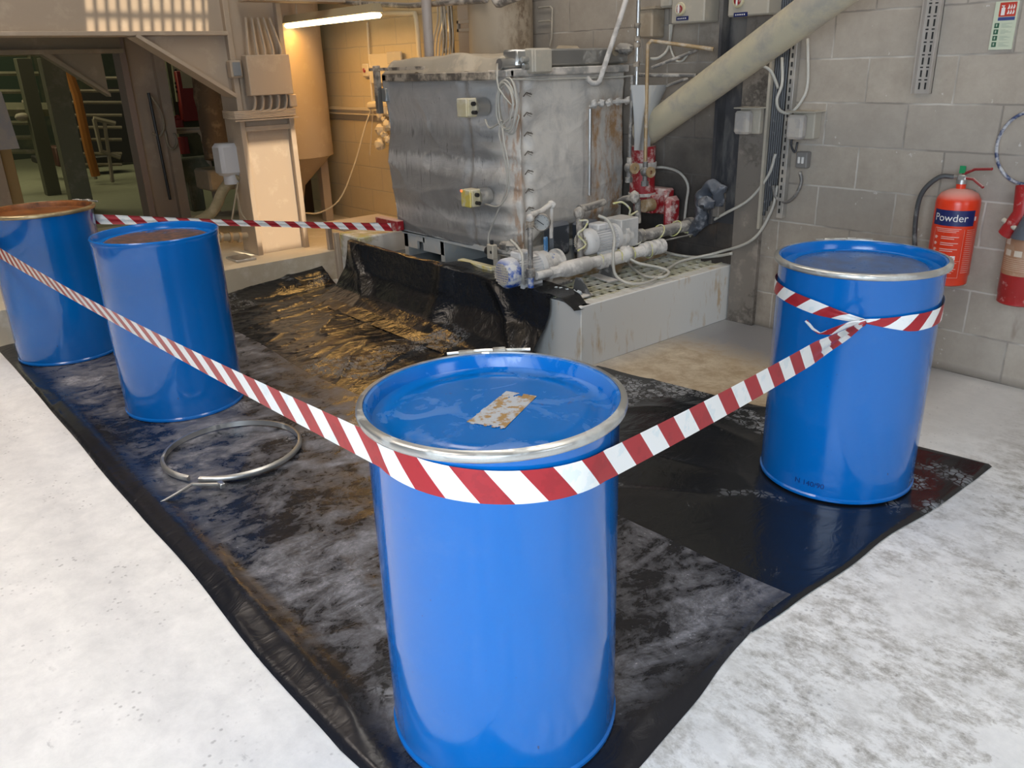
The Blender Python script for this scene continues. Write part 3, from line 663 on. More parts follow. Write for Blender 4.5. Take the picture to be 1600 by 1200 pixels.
# ------------------------------------------------------------ bund, grating, liquid
t = thing('concrete_bund', (-4.3, 3.7, 0), 'low white concrete bund around the tank, stained face under the grating', 'bund')
m = MB(); m.box((-3.14, 3.05, 0), (-3.06, WY, 0.36), bev=0.004); m.build('side_wall', plinthm, t)
m = MB(); m.box((-5.45, 3.03, 0), (-3.0601, 3.11, 0.36), bev=0.004); m.build('front_wall', plinthm, t)
paint = plain('patchy_white_yellow', (0.62, 0.60, 0.55), 0.6, dust=(0.48, 0.44, 0.14), amt=0.35, scale=3.0, rust=(0.25, 0.23, 0.21), rustamt=0.05)
m = MB(); m.box((-5.75, 3.05, 0.0), (-5.45, WY, 0.42), bev=0.01); m.build('left_wall', paint, t)
liq, nt, b = new_mat('grey_slurry'); setc(nt, b, (0.12, 0.15, 0.18)); b.inputs['Roughness'].default_value = 0.12
m = MB(); m.box((-5.45, 3.11, 0.02), (-3.14, WY, 0.27)); tag(m.build('slurry', liq, nosm=True), 'still grey slurry standing inside the bund under the tank', 'liquid', kind='stuff')
gm = plain('olive_grating', (0.50, 0.47, 0.33), 0.5, dust=(0.66, 0.64, 0.56), amt=0.5, scale=8)
t = thing('floor_grating', (-3.5, 3.75, 0.33), 'pale olive steel grating beside the pumps on top of the bund', 'grating')
m = MB(); x = -3.90
while x < -3.08:
    m.box((x-0.005, 3.06, 0.345), (x+0.005, WY-0.01, 0.365)); x += 0.085
m.build('bearing_bars', gm, t, nosm=True)
m = MB(); y = 3.075
while y < WY - 0.02:
    m.box((-3.91, y-0.0025, 0.345), (-3.075, y+0.0025, 0.360)); y += 0.070
m.build('cross_bars', gm, t, nosm=True)
m = MB(); m.box((-3.92, 3.055, 0.28), (-3.085, WY-0.01, 0.315)); m.build('tray', plain('olive_tray', (0.06, 0.055, 0.02), 0.6, dust=(0.13, 0.12, 0.05), amt=0.3, scale=6), t)
m = MB(); m.box((-4.30, 3.12, 0.36), (-3.95, 3.17, 0.42), bev=0.003); tag(m.build('support_beam', yellowp), 'yellow steel beam end behind the blue pump motor', 'beam')
# small steel table frame left of the bund
t = thing('table_frame', (-5.95, 3.2, 0), 'cream steel angle frame standing on the step left of the bund', 'frame')
m = MB(); m.box((-6.10, 3.10, 0.42), (-5.76, 3.62, 0.455), bev=0.003); m.build('top_plate', cream, t)
for (x, y) in ((-6.09, 3.11), (-5.80, 3.02), (-6.09, 3.55)):
    m = MB(); m.box((x, y, 0.0), (x+0.04, y+0.04, 0.42), bev=0.003); m.build('leg', cream, t)

# ------------------------------------------------------------ insulated tank
TX0, TX1, TY0, TY1, TZ0, TZ1 = -5.29, -3.98, 3.29, 4.34, 0.46, 1.53
def tank_plan(s):
    """perimeter point of the jacket: front side, soft chamfer, short side, back"""
    pts = [Vector((TX0, TY0, 0)), Vector((-4.32, TY0, 0)), Vector((TX1, TY0+0.13, 0)), Vector((TX1, TY1, 0)), Vector((TX0, TY1, 0)), Vector((TX0, TY0, 0))]
    ls = [(pts[i+1]-pts[i]).length for i in range(5)]; tot = sum(ls); d = s*tot
    for i in range(5):
        if d <= ls[i] or i == 4:
            dd = (pts[i+1]-pts[i]).normalized(); return pts[i] + dd*min(d, ls[i]), Vector((dd.y, -dd.x, 0)), d, i
        d -= ls[i]
    return pts[0], Vector((0, -1, 0)), 0, 0
vs = []; fs = []; nu, nv = 420, 110
seam = [-4.36, ]
for i in range(nu):
    p, nr, dloc, side = tank_plan(i/nu)
    for j in range(nv+1):
        v = j/nv; z = TZ0 + (TZ1 - TZ0)*v
        if side == 2: z = TZ0 + 0.12*min(1, max(0, (p.y-3.5)/0.15)) + (TZ1 - TZ0 - 0.12*min(1, max(0, (p.y-3.5)/0.15)))*v
        s = p.x + p.y*1.3
        k_ = 1.0 if side < 2 else 0.55
        b_ = k_*(0.016*math.sin(z*9 + 2.2*nn(s*1.2, z*1.5)) + 0.012*nn(s*2.0, z*4.5) + 0.008*ridge(s*1.5, z*4, 1.2)**2)
        # lacing pulls in along the two seams
        for cx in ((-4.36, None), (None, 3.46)):
            dd = abs(p.x - cx[0]) if cx[0] is not None and side in (0, 1) else (abs(p.y - cx[1]) if cx[1] is not None and side in (1, 2) else 9)
            if dd < 0.14: b_ -= (0.020 + 0.006*math.sin(z*34))*math.exp(-(dd/0.035)**2) - 0.006*math.sin(z*34 + 1)*math.exp(-((dd-0.07)/0.04)**2)
        if side == 1: b_ += 0.016*math.sin(z*42 + 3*nn(z*3, 1)) * math.exp(-((dloc-0.16)/0.12)**2)
        if v < 0.06: b_ -= 0.03*(1-v/0.06)
        if side == 3: b_ = 0
        vs.append((p.x + nr.x*b_, p.y + nr.y*b_, z + 0.008*nn(s*3, 4)*(v == 0)))
for i in range(nu):
    i2 = (i+1) % nu
    for j in range(nv): fs.append((i*(nv+1)+j, i2*(nv+1)+j, i2*(nv+1)+j+1, i*(nv+1)+j+1))
fs.append(tuple(i*(nv+1) for i in range(nu))[::-1]); fs.append(tuple(i*(nv+1)+nv for i in range(nu)))
T = thing('insulated_tank', (-4.6, 3.8, 0.27), 'large square tank wrapped in stained silver-grey lagging on a pallet base', 'tank')
MB().add(vs, fs).build('jacket', M_jacket, T, smooth=180)
stitch = plain('lacing_cord', (0.16, 0.14, 0.12), 0.6)
m = MB()
for k in range(8):
    z = 0.62 + k*0.115
    m.tube([(TX1+0.02, 3.50, z), (TX1+0.005, 3.47, z+0.012), (TX1+0.022, 3.43, z-0.008)], 0.004, 6)
    for a in (-0.5, 0.4): m.tube([(TX1+0.004, 3.47, z), (TX1+0.018, 3.47+0.028*math.cos(a), z+0.028*math.sin(a))], 0.0015, 5)
m.build('lacing', stitch, T)
rail = plain('dusty_rail', (0.16, 0.14, 0.12), 0.5, 0.3, dust=(0.50, 0.42, 0.33), amt=0.5, scale=9, up=0.9)
r1 = P(600, 120, y=3.24); r2 = P(768, 121, y=3.24)
m = MB(); m.box((r1.x, 3.22, 1.515), (r2.x, 3.28, 1.565), bev=0.006); m.box((r1.x, 3.22, 1.515), (r1.x+0.05, 4.2, 1.56), bev=0.004); m.build('rim_rail', rail, T)
r3 = P(788, 121, y=3.32)
m = MB(); m.box((-3.99, 3.30, 1.53), (-3.92, 4.33, 1.575), bev=0.006); m.box((r3.x-0.1, 3.27, 1.53), (-3.92, 3.33, 1.57), bev=0.006); m.build('rim_rail', plain('grey_rail', (0.38, 0.37, 0.35), 0.45, 0.3, dust=(0.66, 0.60, 0.54), amt=0.6, scale=7), T)
lidc = plain('lid_canvas', (0.40, 0.35, 0.28), 0.7, dust=(0.60, 0.51, 0.39), amt=0.5, scale=5, up=0.7, bmp=0.3)
def f_lid(u, v):
    a, b_ = u*2-1, v*2-1; e = max(abs(a), abs(b_)); x = -4.64 + a*0.66; y = 3.82 + b_*0.54
    drop = max(0, (e-0.90)/0.10)
    z = 1.66 - 0.10*drop + 0.025*nn(x*3, y*3)*(1-drop) + 0.012*nn(x*11, y*11)*(0.4+drop) - 0.03*u*0
    return Vector((x + 0.02*nn(y*7, 3)*drop, y + 0.02*nn(x*9, 2)*drop, z))
g = grid(90, 70, f_lid); g.build('lid_cover', lidc, T, smooth=180)
m = MB(); m.box((-4.06, 3.36, 1.585), (-3.93, 4.33, 1.68), bev=0.01); m.build('lid_box_rail', galv, T)
m = MB(); m.box((-5.34, 3.23, 1.30), (-5.30, 3.27, 1.62), bev=0.003); m.box((-5.34, 3.20, 1.585), (-4.70, 3.24, 1.605)); m.build('corner_angle', rail, T)
m = MB(); m.box((-5.30, 3.26, 1.38), (-5.24, 3.31, 1.47), bev=0.006); m.build('clip', galv, T)
foot = plain('pallet_base', (0.52, 0.53, 0.52), 0.5, dust=(0.62, 0.58, 0.52), amt=0.4, scale=8)
m = MB()
m.box((-5.28, 3.33, 0.44), (-3.99, 4.30, 0.475))
for xx in (-5.27, -4.80, -4.20): m.box((xx, 3.34, 0.26), (xx+0.05, 4.28, 0.45)); 
m.box((-5.27, 3.34, 0.40), (-5.00, 3.36, 0.45)); m.box((-5.27, 3.34, 0.34), (-5.10, 3.36, 0.40)); m.box((-5.02, 3.34, 0.34), (-4.76, 3.36, 0.45)); m.box((-4.05, 3.45, 0.27), (-4.01, 4.2, 0.45))
m.build('pallet_base', foot, T)
m = MB(); m.box((-4.22, 3.36, 0.27), (-4.14, 3.44, 0.46)); m.build('leg', rail, T); m = MB(); m.box((-4.10, 3.9, 0.30), (-4.00, 4.0, 0.46)); m.build('leg', rail, T)

# level sensor boxes on the jacket
def sensor(px, py, label, mt):
    c = P(px, py, y=3.20); t = thing('sensor_box', tuple(c), label, 'sensor box', 'sensor boxes on the tank side')
    s = 0.055
    m = MB(); m.box(c + Vector((-s, -0.035, -s)), c + Vector((s*0.75, 0.04, s)), bev=0.008); m.build('housing', mt[0], t)
    m = MB(); m.box(c + Vector((-s-0.001, -0.05, -s)), c + Vector((s*0.8, -0.036, s)), bev=0.006); m.build('cover', mt[1], t)
    m = MB(); m.cyl(c + Vector((s*0.7, 0, 0.022)), c + Vector((s+0.006, 0, 0.022)), 0.013); m.build('gland', blackp, t); m = MB(); m.cyl(c + Vector((s*0.7, 0.0, -0.028)), c + Vector((s+0.02, 0, -0.028)), 0.012); m.build('gland', blackp, t)
    m = MB(); m.cyl(c + Vector((0.01, 0.03, 0)), c + Vector((0.01, 0.12, 0)), 0.055); m.build('mounting_boss', galv, t)
    return c
cs1 = sensor(732, 168, 'pale yellow sensor box high on the tank side', (palep, palep))
cs2 = sensor(738, 309, 'bright yellow sensor box low on the tank side', (palep, yellowp))
m = MB(); c = cs2 + Vector((-0.045, -0.052, 0.045)); m.box(c - Vector((0.006, 0.002, 0.006)), c + Vector((0.006, 0.002, 0.006))); o = m.build('indicator', plain('red_led', (1.0, 0.10, 0.03), 0.4, emis=2.5)); L0 = WL[o.name]
par = [q for q in bpy.data.objects if q.name.startswith('sensor_box')][-1]; o.parent = par; o.location = Vector(L0) - WL[par.name]

def cable(pts, r, label, mt=None, sm=8, name='cable', cat='cable', group=None, seg=8):
    pts = [CP + (Vector(p)-CP)*(4.345/p[1]) if p[1] > 4.37 and p[0] > -9 else p for p in pts]
    m = MB(); m.tube(pts, r, seg, smooth=sm); return tag(m.build(name, mt or cablem, smooth=180), label, cat, group)
Y1 = 3.16
cable([P(758, 187, y=Y1+.02), P(765, 200, y=Y1), P(778, 194, y=3.14), P(784, 188, y=3.13)], 0.006, 'short pale cable from the upper sensor box towards the coil')
# coiled cable hanging from the rail corner
m = MB(); cc = P(789, 166, y=3.13); pts = []
for k in range(5*20):
    a = 2*PI*k/20; rr = 0.085 + 0.006*(k//20) + 0.004*math.sin(k); pts.append(cc + Vector((rr*0.82*math.cos(a), 0.012*math.sin(a*0.7) + 0.006*(k//20), -0.00 + (rr*1.38)*math.sin(a))))
m.tube([P(777, 100, y=3.2), P(777, 112, y=3.14), P(779, 138, y=3.11)] + pts + [P(781, 198, y=3.13), P(783, 225, y=3.12), P(790, 255, y=3.12), P(793, 280, y=3.13), P(790, 300, y=3.14), P(783, 318, y=3.15), P(772, 345, y=3.16), P(764, 365, y=3.17), P(763, 385, y=3.16)], 0.0055, 7, smooth=2)
tag(m.build('cable_coil', cablem, smooth=180), 'coil of pale cable hanging at the tank corner, tail running down', 'cable')
m = MB(); m.tube([P(785, 200, y=3.12), P(788, 225, y=3.11), P(795, 262, y=3.11), P(794, 300, y=3.12), P(780, 322, y=3.13), P(758, 319, y=3.18)], 0.005, 7, smooth=5); tag(m.build('cable', cablem, smooth=180), 'pale cable looping from the coil down to the bright yellow sensor box', 'cable')
# junction box on the rail
c = P(841, 95, x=-3.90); t = thing('junction_box', tuple(c), 'cream square junction box on the tank top rail', 'junction box')
m = MB(); m.box(c + Vector((-0.05, -0.075, -0.07)), c + Vector((0.035, 0.075, 0.07)), bev=0.01); m.build('housing', ltgrey, t)
m = MB(); m.box(c + Vector((0.035, -0.070, -0.066)), c + Vector((0.05, 0.070, 0.066)), bev=0.008); m.build('cover', ltgrey, t)
m = MB(); m.cyl(c + Vector((-0.01, -0.12, 0.01)), c + Vector((-0.01, -0.07, 0.01)), 0.016); m.build('gland', galv, t); m = MB(); m.cyl(c + Vector((-0.01, -0.11, -0.03)), c + Vector((-0.01, -0.07, -0.03)), 0.018); m.build('gland', galv, t)
m = MB(); m.cyl(P(780, 100, x=-3.97), P(812, 99, x=-3.97), 0.030); m.cyl(P(812, 100, x=-3.97), P(826, 98, x=-3.95), 0.012); tag(m.build('pneumatic_cylinder', galv), 'short metal cylinder on the tank rim beside the junction box', 'cylinder')

# ------------------------------------------------------------ pipes above and on the tank
m = MB(); a = P(655, 0, y=3.7); b_ = P(672, 103, y=3.7); m.tube([b_, Vector((b_.x, b_.y, 3.5))], 0.036, 20); tag(m.build('standpipe', plain('lilac_pipe', (0.42, 0.37, 0.34), 0.5, dust=(0.28, 0.23, 0.18), amt=0.3, scale=7, vscale=(1, 1, .3))), 'grey vertical standpipe rising from the left of the tank lid', 'pipe')
# big rusty vertical duct behind the tank
def vcyl_px(xl, xr, py, y, z0, z1):
    a, b2 = P(xl, py, y=y), P(xr, py, y=y); c = (a+b2)/2; d = c - CP; rr = (b2-a).length/2*0.97; return c, rr
rustd, nt, b = new_mat('rusty_duct'); pos = geo_pos(nt); s = N(nt, 'ShaderNodeSeparateXYZ'); nt.links.new(pos, s.inputs[0])
k = mth(nt, 'MULTIPLY', ramp(nt, nz(nt, geo_pos(nt, (1, 1, .6)), 16, 8, 0.75), 0.44, 0.58), ramp(nt, mth(nt, 'ADD', s.outputs[0], mth(nt, 'MULTIPLY', nz(nt, pos, 4, 4), 0.2)), -4.74, -4.62)); setc(nt, b, mixc(nt, k, mixc(nt, nz(nt, pos, 3, 5), (0.34, 0.28, 0.21), (0.46, 0.38, 0.28)), (0.10, 0.055, 0.025))); b.inputs['Roughness'].default_value = 0.6
cc = P(783, 60, y=4.14); m = MB(); m.cyl((cc.x, 4.14, 1.60), (cc.x, 4.14, 4.2), 0.235, seg=48); tag(m.build('round_duct', rustd, smooth=60), 'wide round upright duct with rust speckles behind the tank', 'duct')
a = P(724, 50, y=4.05); b2 = P(756, 50, y=4.05); m = MB(); m.box((a.x, 4.0, 1.60), (b2.x, 4.2, 3.5), bev=0.004); tag(m.build('square_post', cream), 'cream square post left of the round duct', 'post')
m = MB()
for (x0, x1, y0, y1, yy) in ((714, 760, 28, 50, 3.93),):
    a, b2 = P(x0, y1, y=yy), P(x1, y0, y=yy); z0, z1 = a.z, b2.z
    m.box((a.x, yy, z0), (b2.x, yy+0.02, z0+0.02)); m.box((a.x, yy, z1-0.02), (b2.x, yy+0.02, z1)); 
    for fx in (0, 0.6, 0.94): m.box((a.x+(b2.x-a.x)*fx, yy, z0), (a.x+(b2.x-a.x)*fx+0.02, yy+0.02, z1))
tag(m.build('bracket', galv), 'grey slotted bracket clamped across the cream square post', 'bracket')
t = thing('cable_ladder', tuple(P(697, 60, y=4.25)), 'vertical grey cable ladder with cables behind the standpipe', 'cable tray')
a = P(690, 40, y=4.25); b2 = P(704, 40, y=4.25)
m = MB(); m.box((a.x, 4.24, 1.70), (a.x+0.02, 4.28, 3.5)); m.box((b2.x-0.02, 4.24, 1.70), (b2.x, 4.28, 3.5)); 
for k in range(12): m.box((a.x, 4.25, 1.72+k*0.14), (b2.x, 4.27, 1.74+k*0.14))
m.build('ladder', galv, t)
m = MB()
for k in range(7):
    x = 676 + k*5; m.tube([P(x, 92, y=4.22), P(x+2, 60, y=4.23), P(x+8 if k < 3 else x, 30, y=4.24), P(x+6 if k < 3 else x-3, -10, y=4.24)], 0.007, 6, smooth=4)
m.build('cable_bundle', cablem, t)
m = MB(); m.tube([P(530, 4, y=3.9), P(640, 9, y=3.9), P(760, 0, y=3.9)], 0.02, 12); tag(m.build('crossing_pipe', pipegr), 'thin horizontal pipe crossing above the lamp and standpipe', 'pipe')
m = MB(); m.tube([P(770, -8, y=3.85), P(778, 6, y=3.85), P(790, 2, y=3.85), P(812, -6, y=3.85)], 0.025, 10, smooth=3); tag(m.build('hose_bundle', pipegr), 'crumpled grey hoses at the top of the round duct', 'hose')
# hoses/pipe resting on tank lid
m = MB(); m.tube([P(874, 79, y=4.2), P(900, 80, y=4.2), P(903, 81, y=4.2), P(945, 83, y=4.2), P(962, 80, y=4.2)], [0.034, 0.034, 0.024, 0.024, 0.03], 14, smooth=3); tag(m.build('lid_pipe', plain('tan_pipe', (0.40, 0.33, 0.24), 0.55, dust=(0.50, 0.42, 0.32), amt=0.5, scale=8)), 'tan pipe stub lying along the back of the tank lid', 'pipe')
m = MB(); m.blob(P(975, 77, y=4.22), 0.05, (1.3, 1, 0.7), 0.6); tag(m.build('hose_coupling', pipegr), 'grey hose coupling at the end of the tan pipe stub', 'coupling')
m = MB(); m.tube([P(978, 0, x=-3.86) + Vector((0.0, 0.03, 0.12)), P(978, 0, x=-3.86), P(943, 108, x=-3.87), P(936, 128, x=-3.88), P(925, 130, x=-3.9), P(918, 122, x=-3.94)], 0.017, 12, smooth=3); tag(m.build('feed_pipe', pipewh), 'slanting white pipe coming down onto the tank short side', 'pipe')
cable([P(792, 124, x=-3.93), P(850, 124, x=-3.91), P(915, 122, x=-3.93), P(960, 121, x=-3.93), P(990, 118, x=-3.93)], 0.006, 'thin pale pipe along the rim of the tank short side')
# vertical pipes right of tank
XP = -3.60
def vpipe(x0, y0, x1, y1, r, label, mt, pts=None, name='vertical_pipe', xp=XP):
    m = MB(); m.tube(pts or [P(x0, y0, x=xp), P(x1, y1, x=xp)], r, 12); tag(m.build(name, mt), label, 'pipe')
vpipe(998, -20, 994, 155, 0.013, 'galvanised vertical pipe right of the tank with threaded unions', galv)
m = MB()
for yy in (40, 60, 70, 100, 148): m.cyl(P(997-(yy*0.02), yy-4, x=XP), P(997-(yy*0.02), yy+4, x=XP), 0.020, seg=12)
tag(m.build('pipe_union', rail), 'dark threaded union fittings stacked on the galvanised vertical pipe', 'fitting')
vpipe(0, 0, 0, 0, 0.012, 'elbowed tan pipe dropping to the red column', brass, [P(1115, 77, y=4.25), P(1018, 64, y=4.1), P(1012, 70, x=-3.55), P(1008, 255, x=-3.55)])
vpipe(0, 0, 0, 0, 0.012, 'second elbowed pipe beside the tank dropping to the left valve', pipegr, [P(1088, 118, y=4.3), P(995, 117, y=4.2), P(988, 120, x=-3.62), P(983, 262, x=-3.62)])
m = MB(); m.tube([P(1090, 78, y=4.36), P(1018, 106, y=4.2)], 0.010, 8); m.tube([P(1075, 122, y=4.36), P(1000, 150, y=4.2)], 0.010, 8); tag(m.build('pipe_stay', pipegr), 'slanting stays holding the elbowed pipes off the wall', 'bracket')
# translucent sleeve + red column
slv = plain('frayed_plastic_sleeve', (0.50, 0.52, 0.54), 0.4, dust=(0.62, 0.60, 0.56), amt=0.5, scale=8, vscale=(1, 1, .2))
g = grid(14, 24, lambda u, v: P(986 + 34*u + (22*u*(1-v)**2), 133 + 102*v, x=-3.58) + Vector((0.03*math.sin(u*3 + v*2), 0.02*math.sin(u*9), 0)))
g2 = MB().add([Vector(v) + Vector((-0.012, 0.01, 0)) for v in g.v], [f[::-1] for f in g.f]); g.add(g2.v, g2.f); tag(g.build('plastic_sleeve', slv, smooth=180), 'white plastic wrap hanging between the vertical pipes and the tank', 'wrap')
t = thing('red_column', tuple(P(1003, 300, x=-3.66)), 'dust-caked red cylindrical valve body below the vertical pipes', 'valve')
c0, c1 = P(1005, 228, x=-3.66), P(1005, 300, x=-3.66)
m = MB(); m.cyl((c0.x, c0.y, c1.z-0.05), (c0.x, c0.y, c0.z), 0.082, seg=32); m.build('body', redm, t)
m = MB(); m.cyl((c0.x, c0.y, c0.z-0.14), (c0.x, c0.y, c0.z-0.10), 0.09, seg=32); m.cyl((c0.x, c0.y, c1.z-0.02), (c0.x, c0.y, c1.z), 0.09, seg=32); m.build('flange', pipewh, t)
def valve(px, py, x, label):
    c = P(px, py, x=x); t = thing('gate_valve', tuple(c), label, 'valve', 'small dusty gate valves')
    m = MB(); m.cyl(c - Vector((0, 0, 0.09)), c + Vector((0, 0, 0.06)), 0.016, seg=12); m.blob(c, 0.03, (1, 1, 1.1), 0.2); m.cyl(c - Vector((0, 0, 0.09)), c - Vector((0, 0, 0.06)), 0.024, seg=6); m.build('body', pipegr, t)
    m = MB(); m.cyl(c, c + Vector((0.05, -0.01, 0.0)), 0.008, seg=8); m.lathe([(0.012, -0.006), (0.034, -0.006), (0.034, 0.006), (0.012, 0.006)], c + Vector((0.055, -0.01, 0)), (1, -0.2, 0), 16, True); m.build('handwheel', brass, t)
valve(983, 262, -3.57, 'dusty brass valve on the left pipe beside the red column')
valve(1008, 268, -3.53, 'dusty brass valve on the right pipe in front of the red column')
# red actuator boxes
t = thing('actuator', tuple(P(1035, 330, x=-3.60)), 'dust-topped red boxy actuator behind the upper pump', 'actuator')
ya, yb_, yc_ = P(1018, 315, x=-3.56).y, P(1040, 315, x=-3.50).y, 4.33; a = P(1030, 334, x=-3.52); m = MB(); m.box((-3.72, ya, a.z), (-3.55, yb_, a.z+0.12), bev=0.006); m.build('front_box', redm, t)
m = MB(); m.box((-3.74, yb_, a.z-0.01), (-3.50, yc_, a.z+0.155), bev=0.012); m.build('rear_box', redm, t)
m = MB(); m.box((-3.50, yc_-0.13, a.z-0.10), (-3.44, yc_, a.z+0.11), bev=0.025); m.build('elbow_guard', redm, t)
m = MB(); q = P(1006, 322, x=-3.54); m.cyl(q + Vector((0, 0.08, 0)), q, 0.040, seg=24); m.build('end_cap', brass, t)

# ------------------------------------------------------------ pumps and pipework (axes along +y)
def motor(x, y0, y1, z, r, label, blue=True):
    t = thing('pump_motor', (x, (y0+y1)/2, z - r), label, 'motor')
    L = y1 - y0; yc = y0 + L*0.30
    m = MB(); m.lathe([(0.0, 0.0), (r*0.60, 0.0), (r*0.80, 0.006), (r*0.98, 0.025), (r*1.0, 0.05), (r*1.0, L*0.30), (r*0.93, L*0.30)], (x, y0, z), (0, 1, 0), 40); m.build('fan_cowl', bluep if blue else motorw, t)
    m = MB()
    for k in range(-4, 5):
        h = math.sqrt(max(0, (r*0.72)**2 - (k*r*0.16)**2)); 
        m.tube([(x + k*r*0.16, y0-0.003, z-h), (x + k*r*0.16, y0-0.003, z+h)], 0.0028, 5); m.tube([(x-h, y0-0.004, z + k*r*0.16), (x+h, y0-0.004, z + k*r*0.16)], 0.0028, 5)
    m.build('grille', ltgrey, t)
    m = MB(); m.cyl((x, yc, z), (x, y1, z), r*0.86, seg=32)
    for k in range(30):
        a = 2*PI*k/30
        if abs(math.sin(a) - 1) < 0.06: continue
        M = Matrix.Translation((x, 0, z)) @ Matrix.Rotation(-a, 4, 'Y'); m.box((r*0.82, yc+0.005, -0.0022), (r*0.985, y1-0.02, 0.0022), M)
    m.cyl((x, y1-0.02, z), (x, y1+0.015, z), r*1.02, seg=32); m.build('finned_body', motorw, t)
    m = MB(); m.box((x-0.045, yc+0.02, z+r*0.8), (x+0.045, yc+0.12, z+r*1.28), bev=0.008); m.build('terminal_box', motorw, t)
    m = MB(); m.box((x-r*0.8, yc+0.02, z-r*1.05), (x-r*0.5, y1-0.02, z-r*0.75)); m.build('foot', motorw, t); m = MB(); m.box((x+r*0.5, yc+0.02, z-r*1.05), (x+r*0.8, y1-0.02, z-r*0.75)); m.build('foot', motorw, t)
    return t
X1 = -3.56
a = P(788, 428, x=X1)
motor(X1, a.y - 0.02, a.y + 0.25, a.z, 0.088, 'small pump motor with blue fan cowl caked in white dust, overhanging the sheet')
y1m = a.y + 0.25; z1m = a.z
t = thing('pump', (X1, y1m+0.08, 0.36), 'dusty pump head joined to the blue-cowled motor, blue lever valve on top', 'pump')
m = MB(); m.cyl((X1, y1m+0.01, z1m), (X1, y1m+0.06, z1m), 0.085, seg=32); m.cyl((X1, y1m+0.06, z1m), (X1, y1m+0.15, z1m), 0.06, seg=24); m.cyl((X1, y1m+0.15, z1m), (X1, y1m+0.17, z1m), 0.08, seg=24); m.build('casing', pipewh, t)
m = MB(); m.box((X1-0.09, y1m-0.02, 0.365), (X1+0.10, y1m+0.20, 0.38), bev=0.003); m.box((X1-0.03, y1m+0.03, 0.38), (X1+0.03, y1m+0.10, z1m-0.04)); m.build('base_plate', pipegr, t)
lever_b = plain('lever_blue', (0.06, 0.20, 0.42), 0.4, dust=(0.58, 0.60, 0.62), amt=0.35, scale=25)
m = MB(); q0 = P(853, 408, x=X1-0.02); q1 = P(853, 370, x=X1-0.02); m.box(Vector((q0.x-0.008, q0.y-0.014, q0.z)), Vector((q0.x+0.008, q0.y+0.014, q1.z)), bev=0.004); m.build('lever', lever_b, t)
m = MB(); m.blob((X1, q0.y, z1m+0.02), 0.05, (1, 1.1, 1), 0.2); m.cyl((X1, q0.y+0.05, z1m), (X1, q0.y+0.07, z1m), 0.06, seg=8); m.build('ball_valve', bluep, t)
# standing riser with sight bulb
XR = -3.45
b0, b1 = P(829, 425, x=XR), P(828, 352, x=XR)
t = thing('riser_pipe', tuple(b0), 'grey riser pipe with glass bulb top in front of the first pump', 'pipe')
m = MB(); m.tube([b0, b1], 0.015, 14); m.cyl(b0 - Vector((0, 0, 0.03)), b0 + Vector((0, 0, 0.02)), 0.024, seg=16); m.build('tube', pipegr, t)
m = MB(); m.cyl(b1 - Vector((0, 0, 0.01)), b1 + Vector((0, 0, 0.02)), 0.023, seg=16); m.build('collar', rail, t)
m = MB(); m.blob(b1 + Vector((0, 0, 0.04)), 0.021, (1, 1, 1.1), 0.05); m.build('bulb', pipewh, t)
m = MB(); m.cyl(b0 - Vector((0, 0, 0.09)), b0 - Vector((0, 0, 0.03)), 0.018, seg=12); m.build('blue_stub', bluep, t)
m = MB(); m.tube([b1 + Vector((-0.02, 0.02, 0.05)), P(846, 330, x=XR-0.1), P(862, 318, x=XR-0.12)], 0.016, 12); m.blob(P(862, 320, x=XR-0.12), 0.024, (1, 1, 1), 0.3); m.cyl(P(862, 320, x=XR-0.12), P(861, 372, x=XR-0.12), 0.011, seg=10); tag(m.build('branch_pipe', pipewh), 'white-caked branch pipe rising behind the pressure gauge', 'pipe')
# gauge
c = P(846, 348, x=XR-0.04); ax = (Vector((0.55, -0.83, 0.05))).normalized(); t = thing('pressure_gauge', tuple(c), 'round dusty pressure gauge between the riser and the branch pipe', 'gauge')
m = MB(); m.lathe([(0.0, -0.03), (0.045, -0.03), (0.050, -0.02), (0.050, 0.0), (0.044, 0.004), (0.042, -0.004), (0.0, -0.004)], c, ax, 32); m.build('case', pipegr, t)
m = MB(); m.lathe([(0.0, -0.002), (0.042, -0.002)], c, ax, 32); m.build('dial', plain('gauge_dial', (0.42, 0.43, 0.42), 0.3), t)
sd = ax.cross(Vector((0, 0, 1))).normalized() * -1
m = MB(); m.tube([c + ax*0.001 + sd*0.014 - Vector((0, 0, 0.012)), c + ax*0.001 - sd*0.026 + Vector((0, 0, 0.014))], 0.0022, 5)
for k in range(9):
    an = math.radians(-45 + k*33.75); m.tube([c + ax*0.0 + (sd*math.cos(an) + Vector((0, 0, 1))*math.sin(an))*0.033, c + (sd*math.cos(an) + Vector((0, 0, 1))*math.sin(an))*0.038], 0.0012, 4)
m.build('needle', blackp, t)
# main lower pipe run along +y
XM = -3.40
def mp(px, py, x=XM): return P(px, py, x=x - 0.04 + 0.12*(px-838)/192)
t = thing('suction_pipe', tuple(mp(900, 420)), 'thick white-caked pipe run lying low above the grating', 'pipe')
m = MB(); m.tube([mp(838, 431), mp(862, 426)], 0.024, 18); m.tube([mp(860, 427), mp(872, 424)], 0.035, 8); m.tube([mp(870, 424), mp(880, 422), mp(884, 421), mp(918, 412), mp(924, 411)], [0.028, 0.044, 0.048, 0.046, 0.034], 24)
m.build('reducer', pipewh, t)
m = MB(); m.tube([mp(922, 411), mp(940, 407), mp(1022, 388), mp(1030, 387)], [0.034, 0.034, 0.034, 0.042], 20); m.tube([mp(935, 412), mp(972, 402)], 0.036, 16); m.blob(mp(978, 397), 0.05, (1, 1, 1), 0.35)
m.build('pipe_run', pipewh, t)
m = MB()
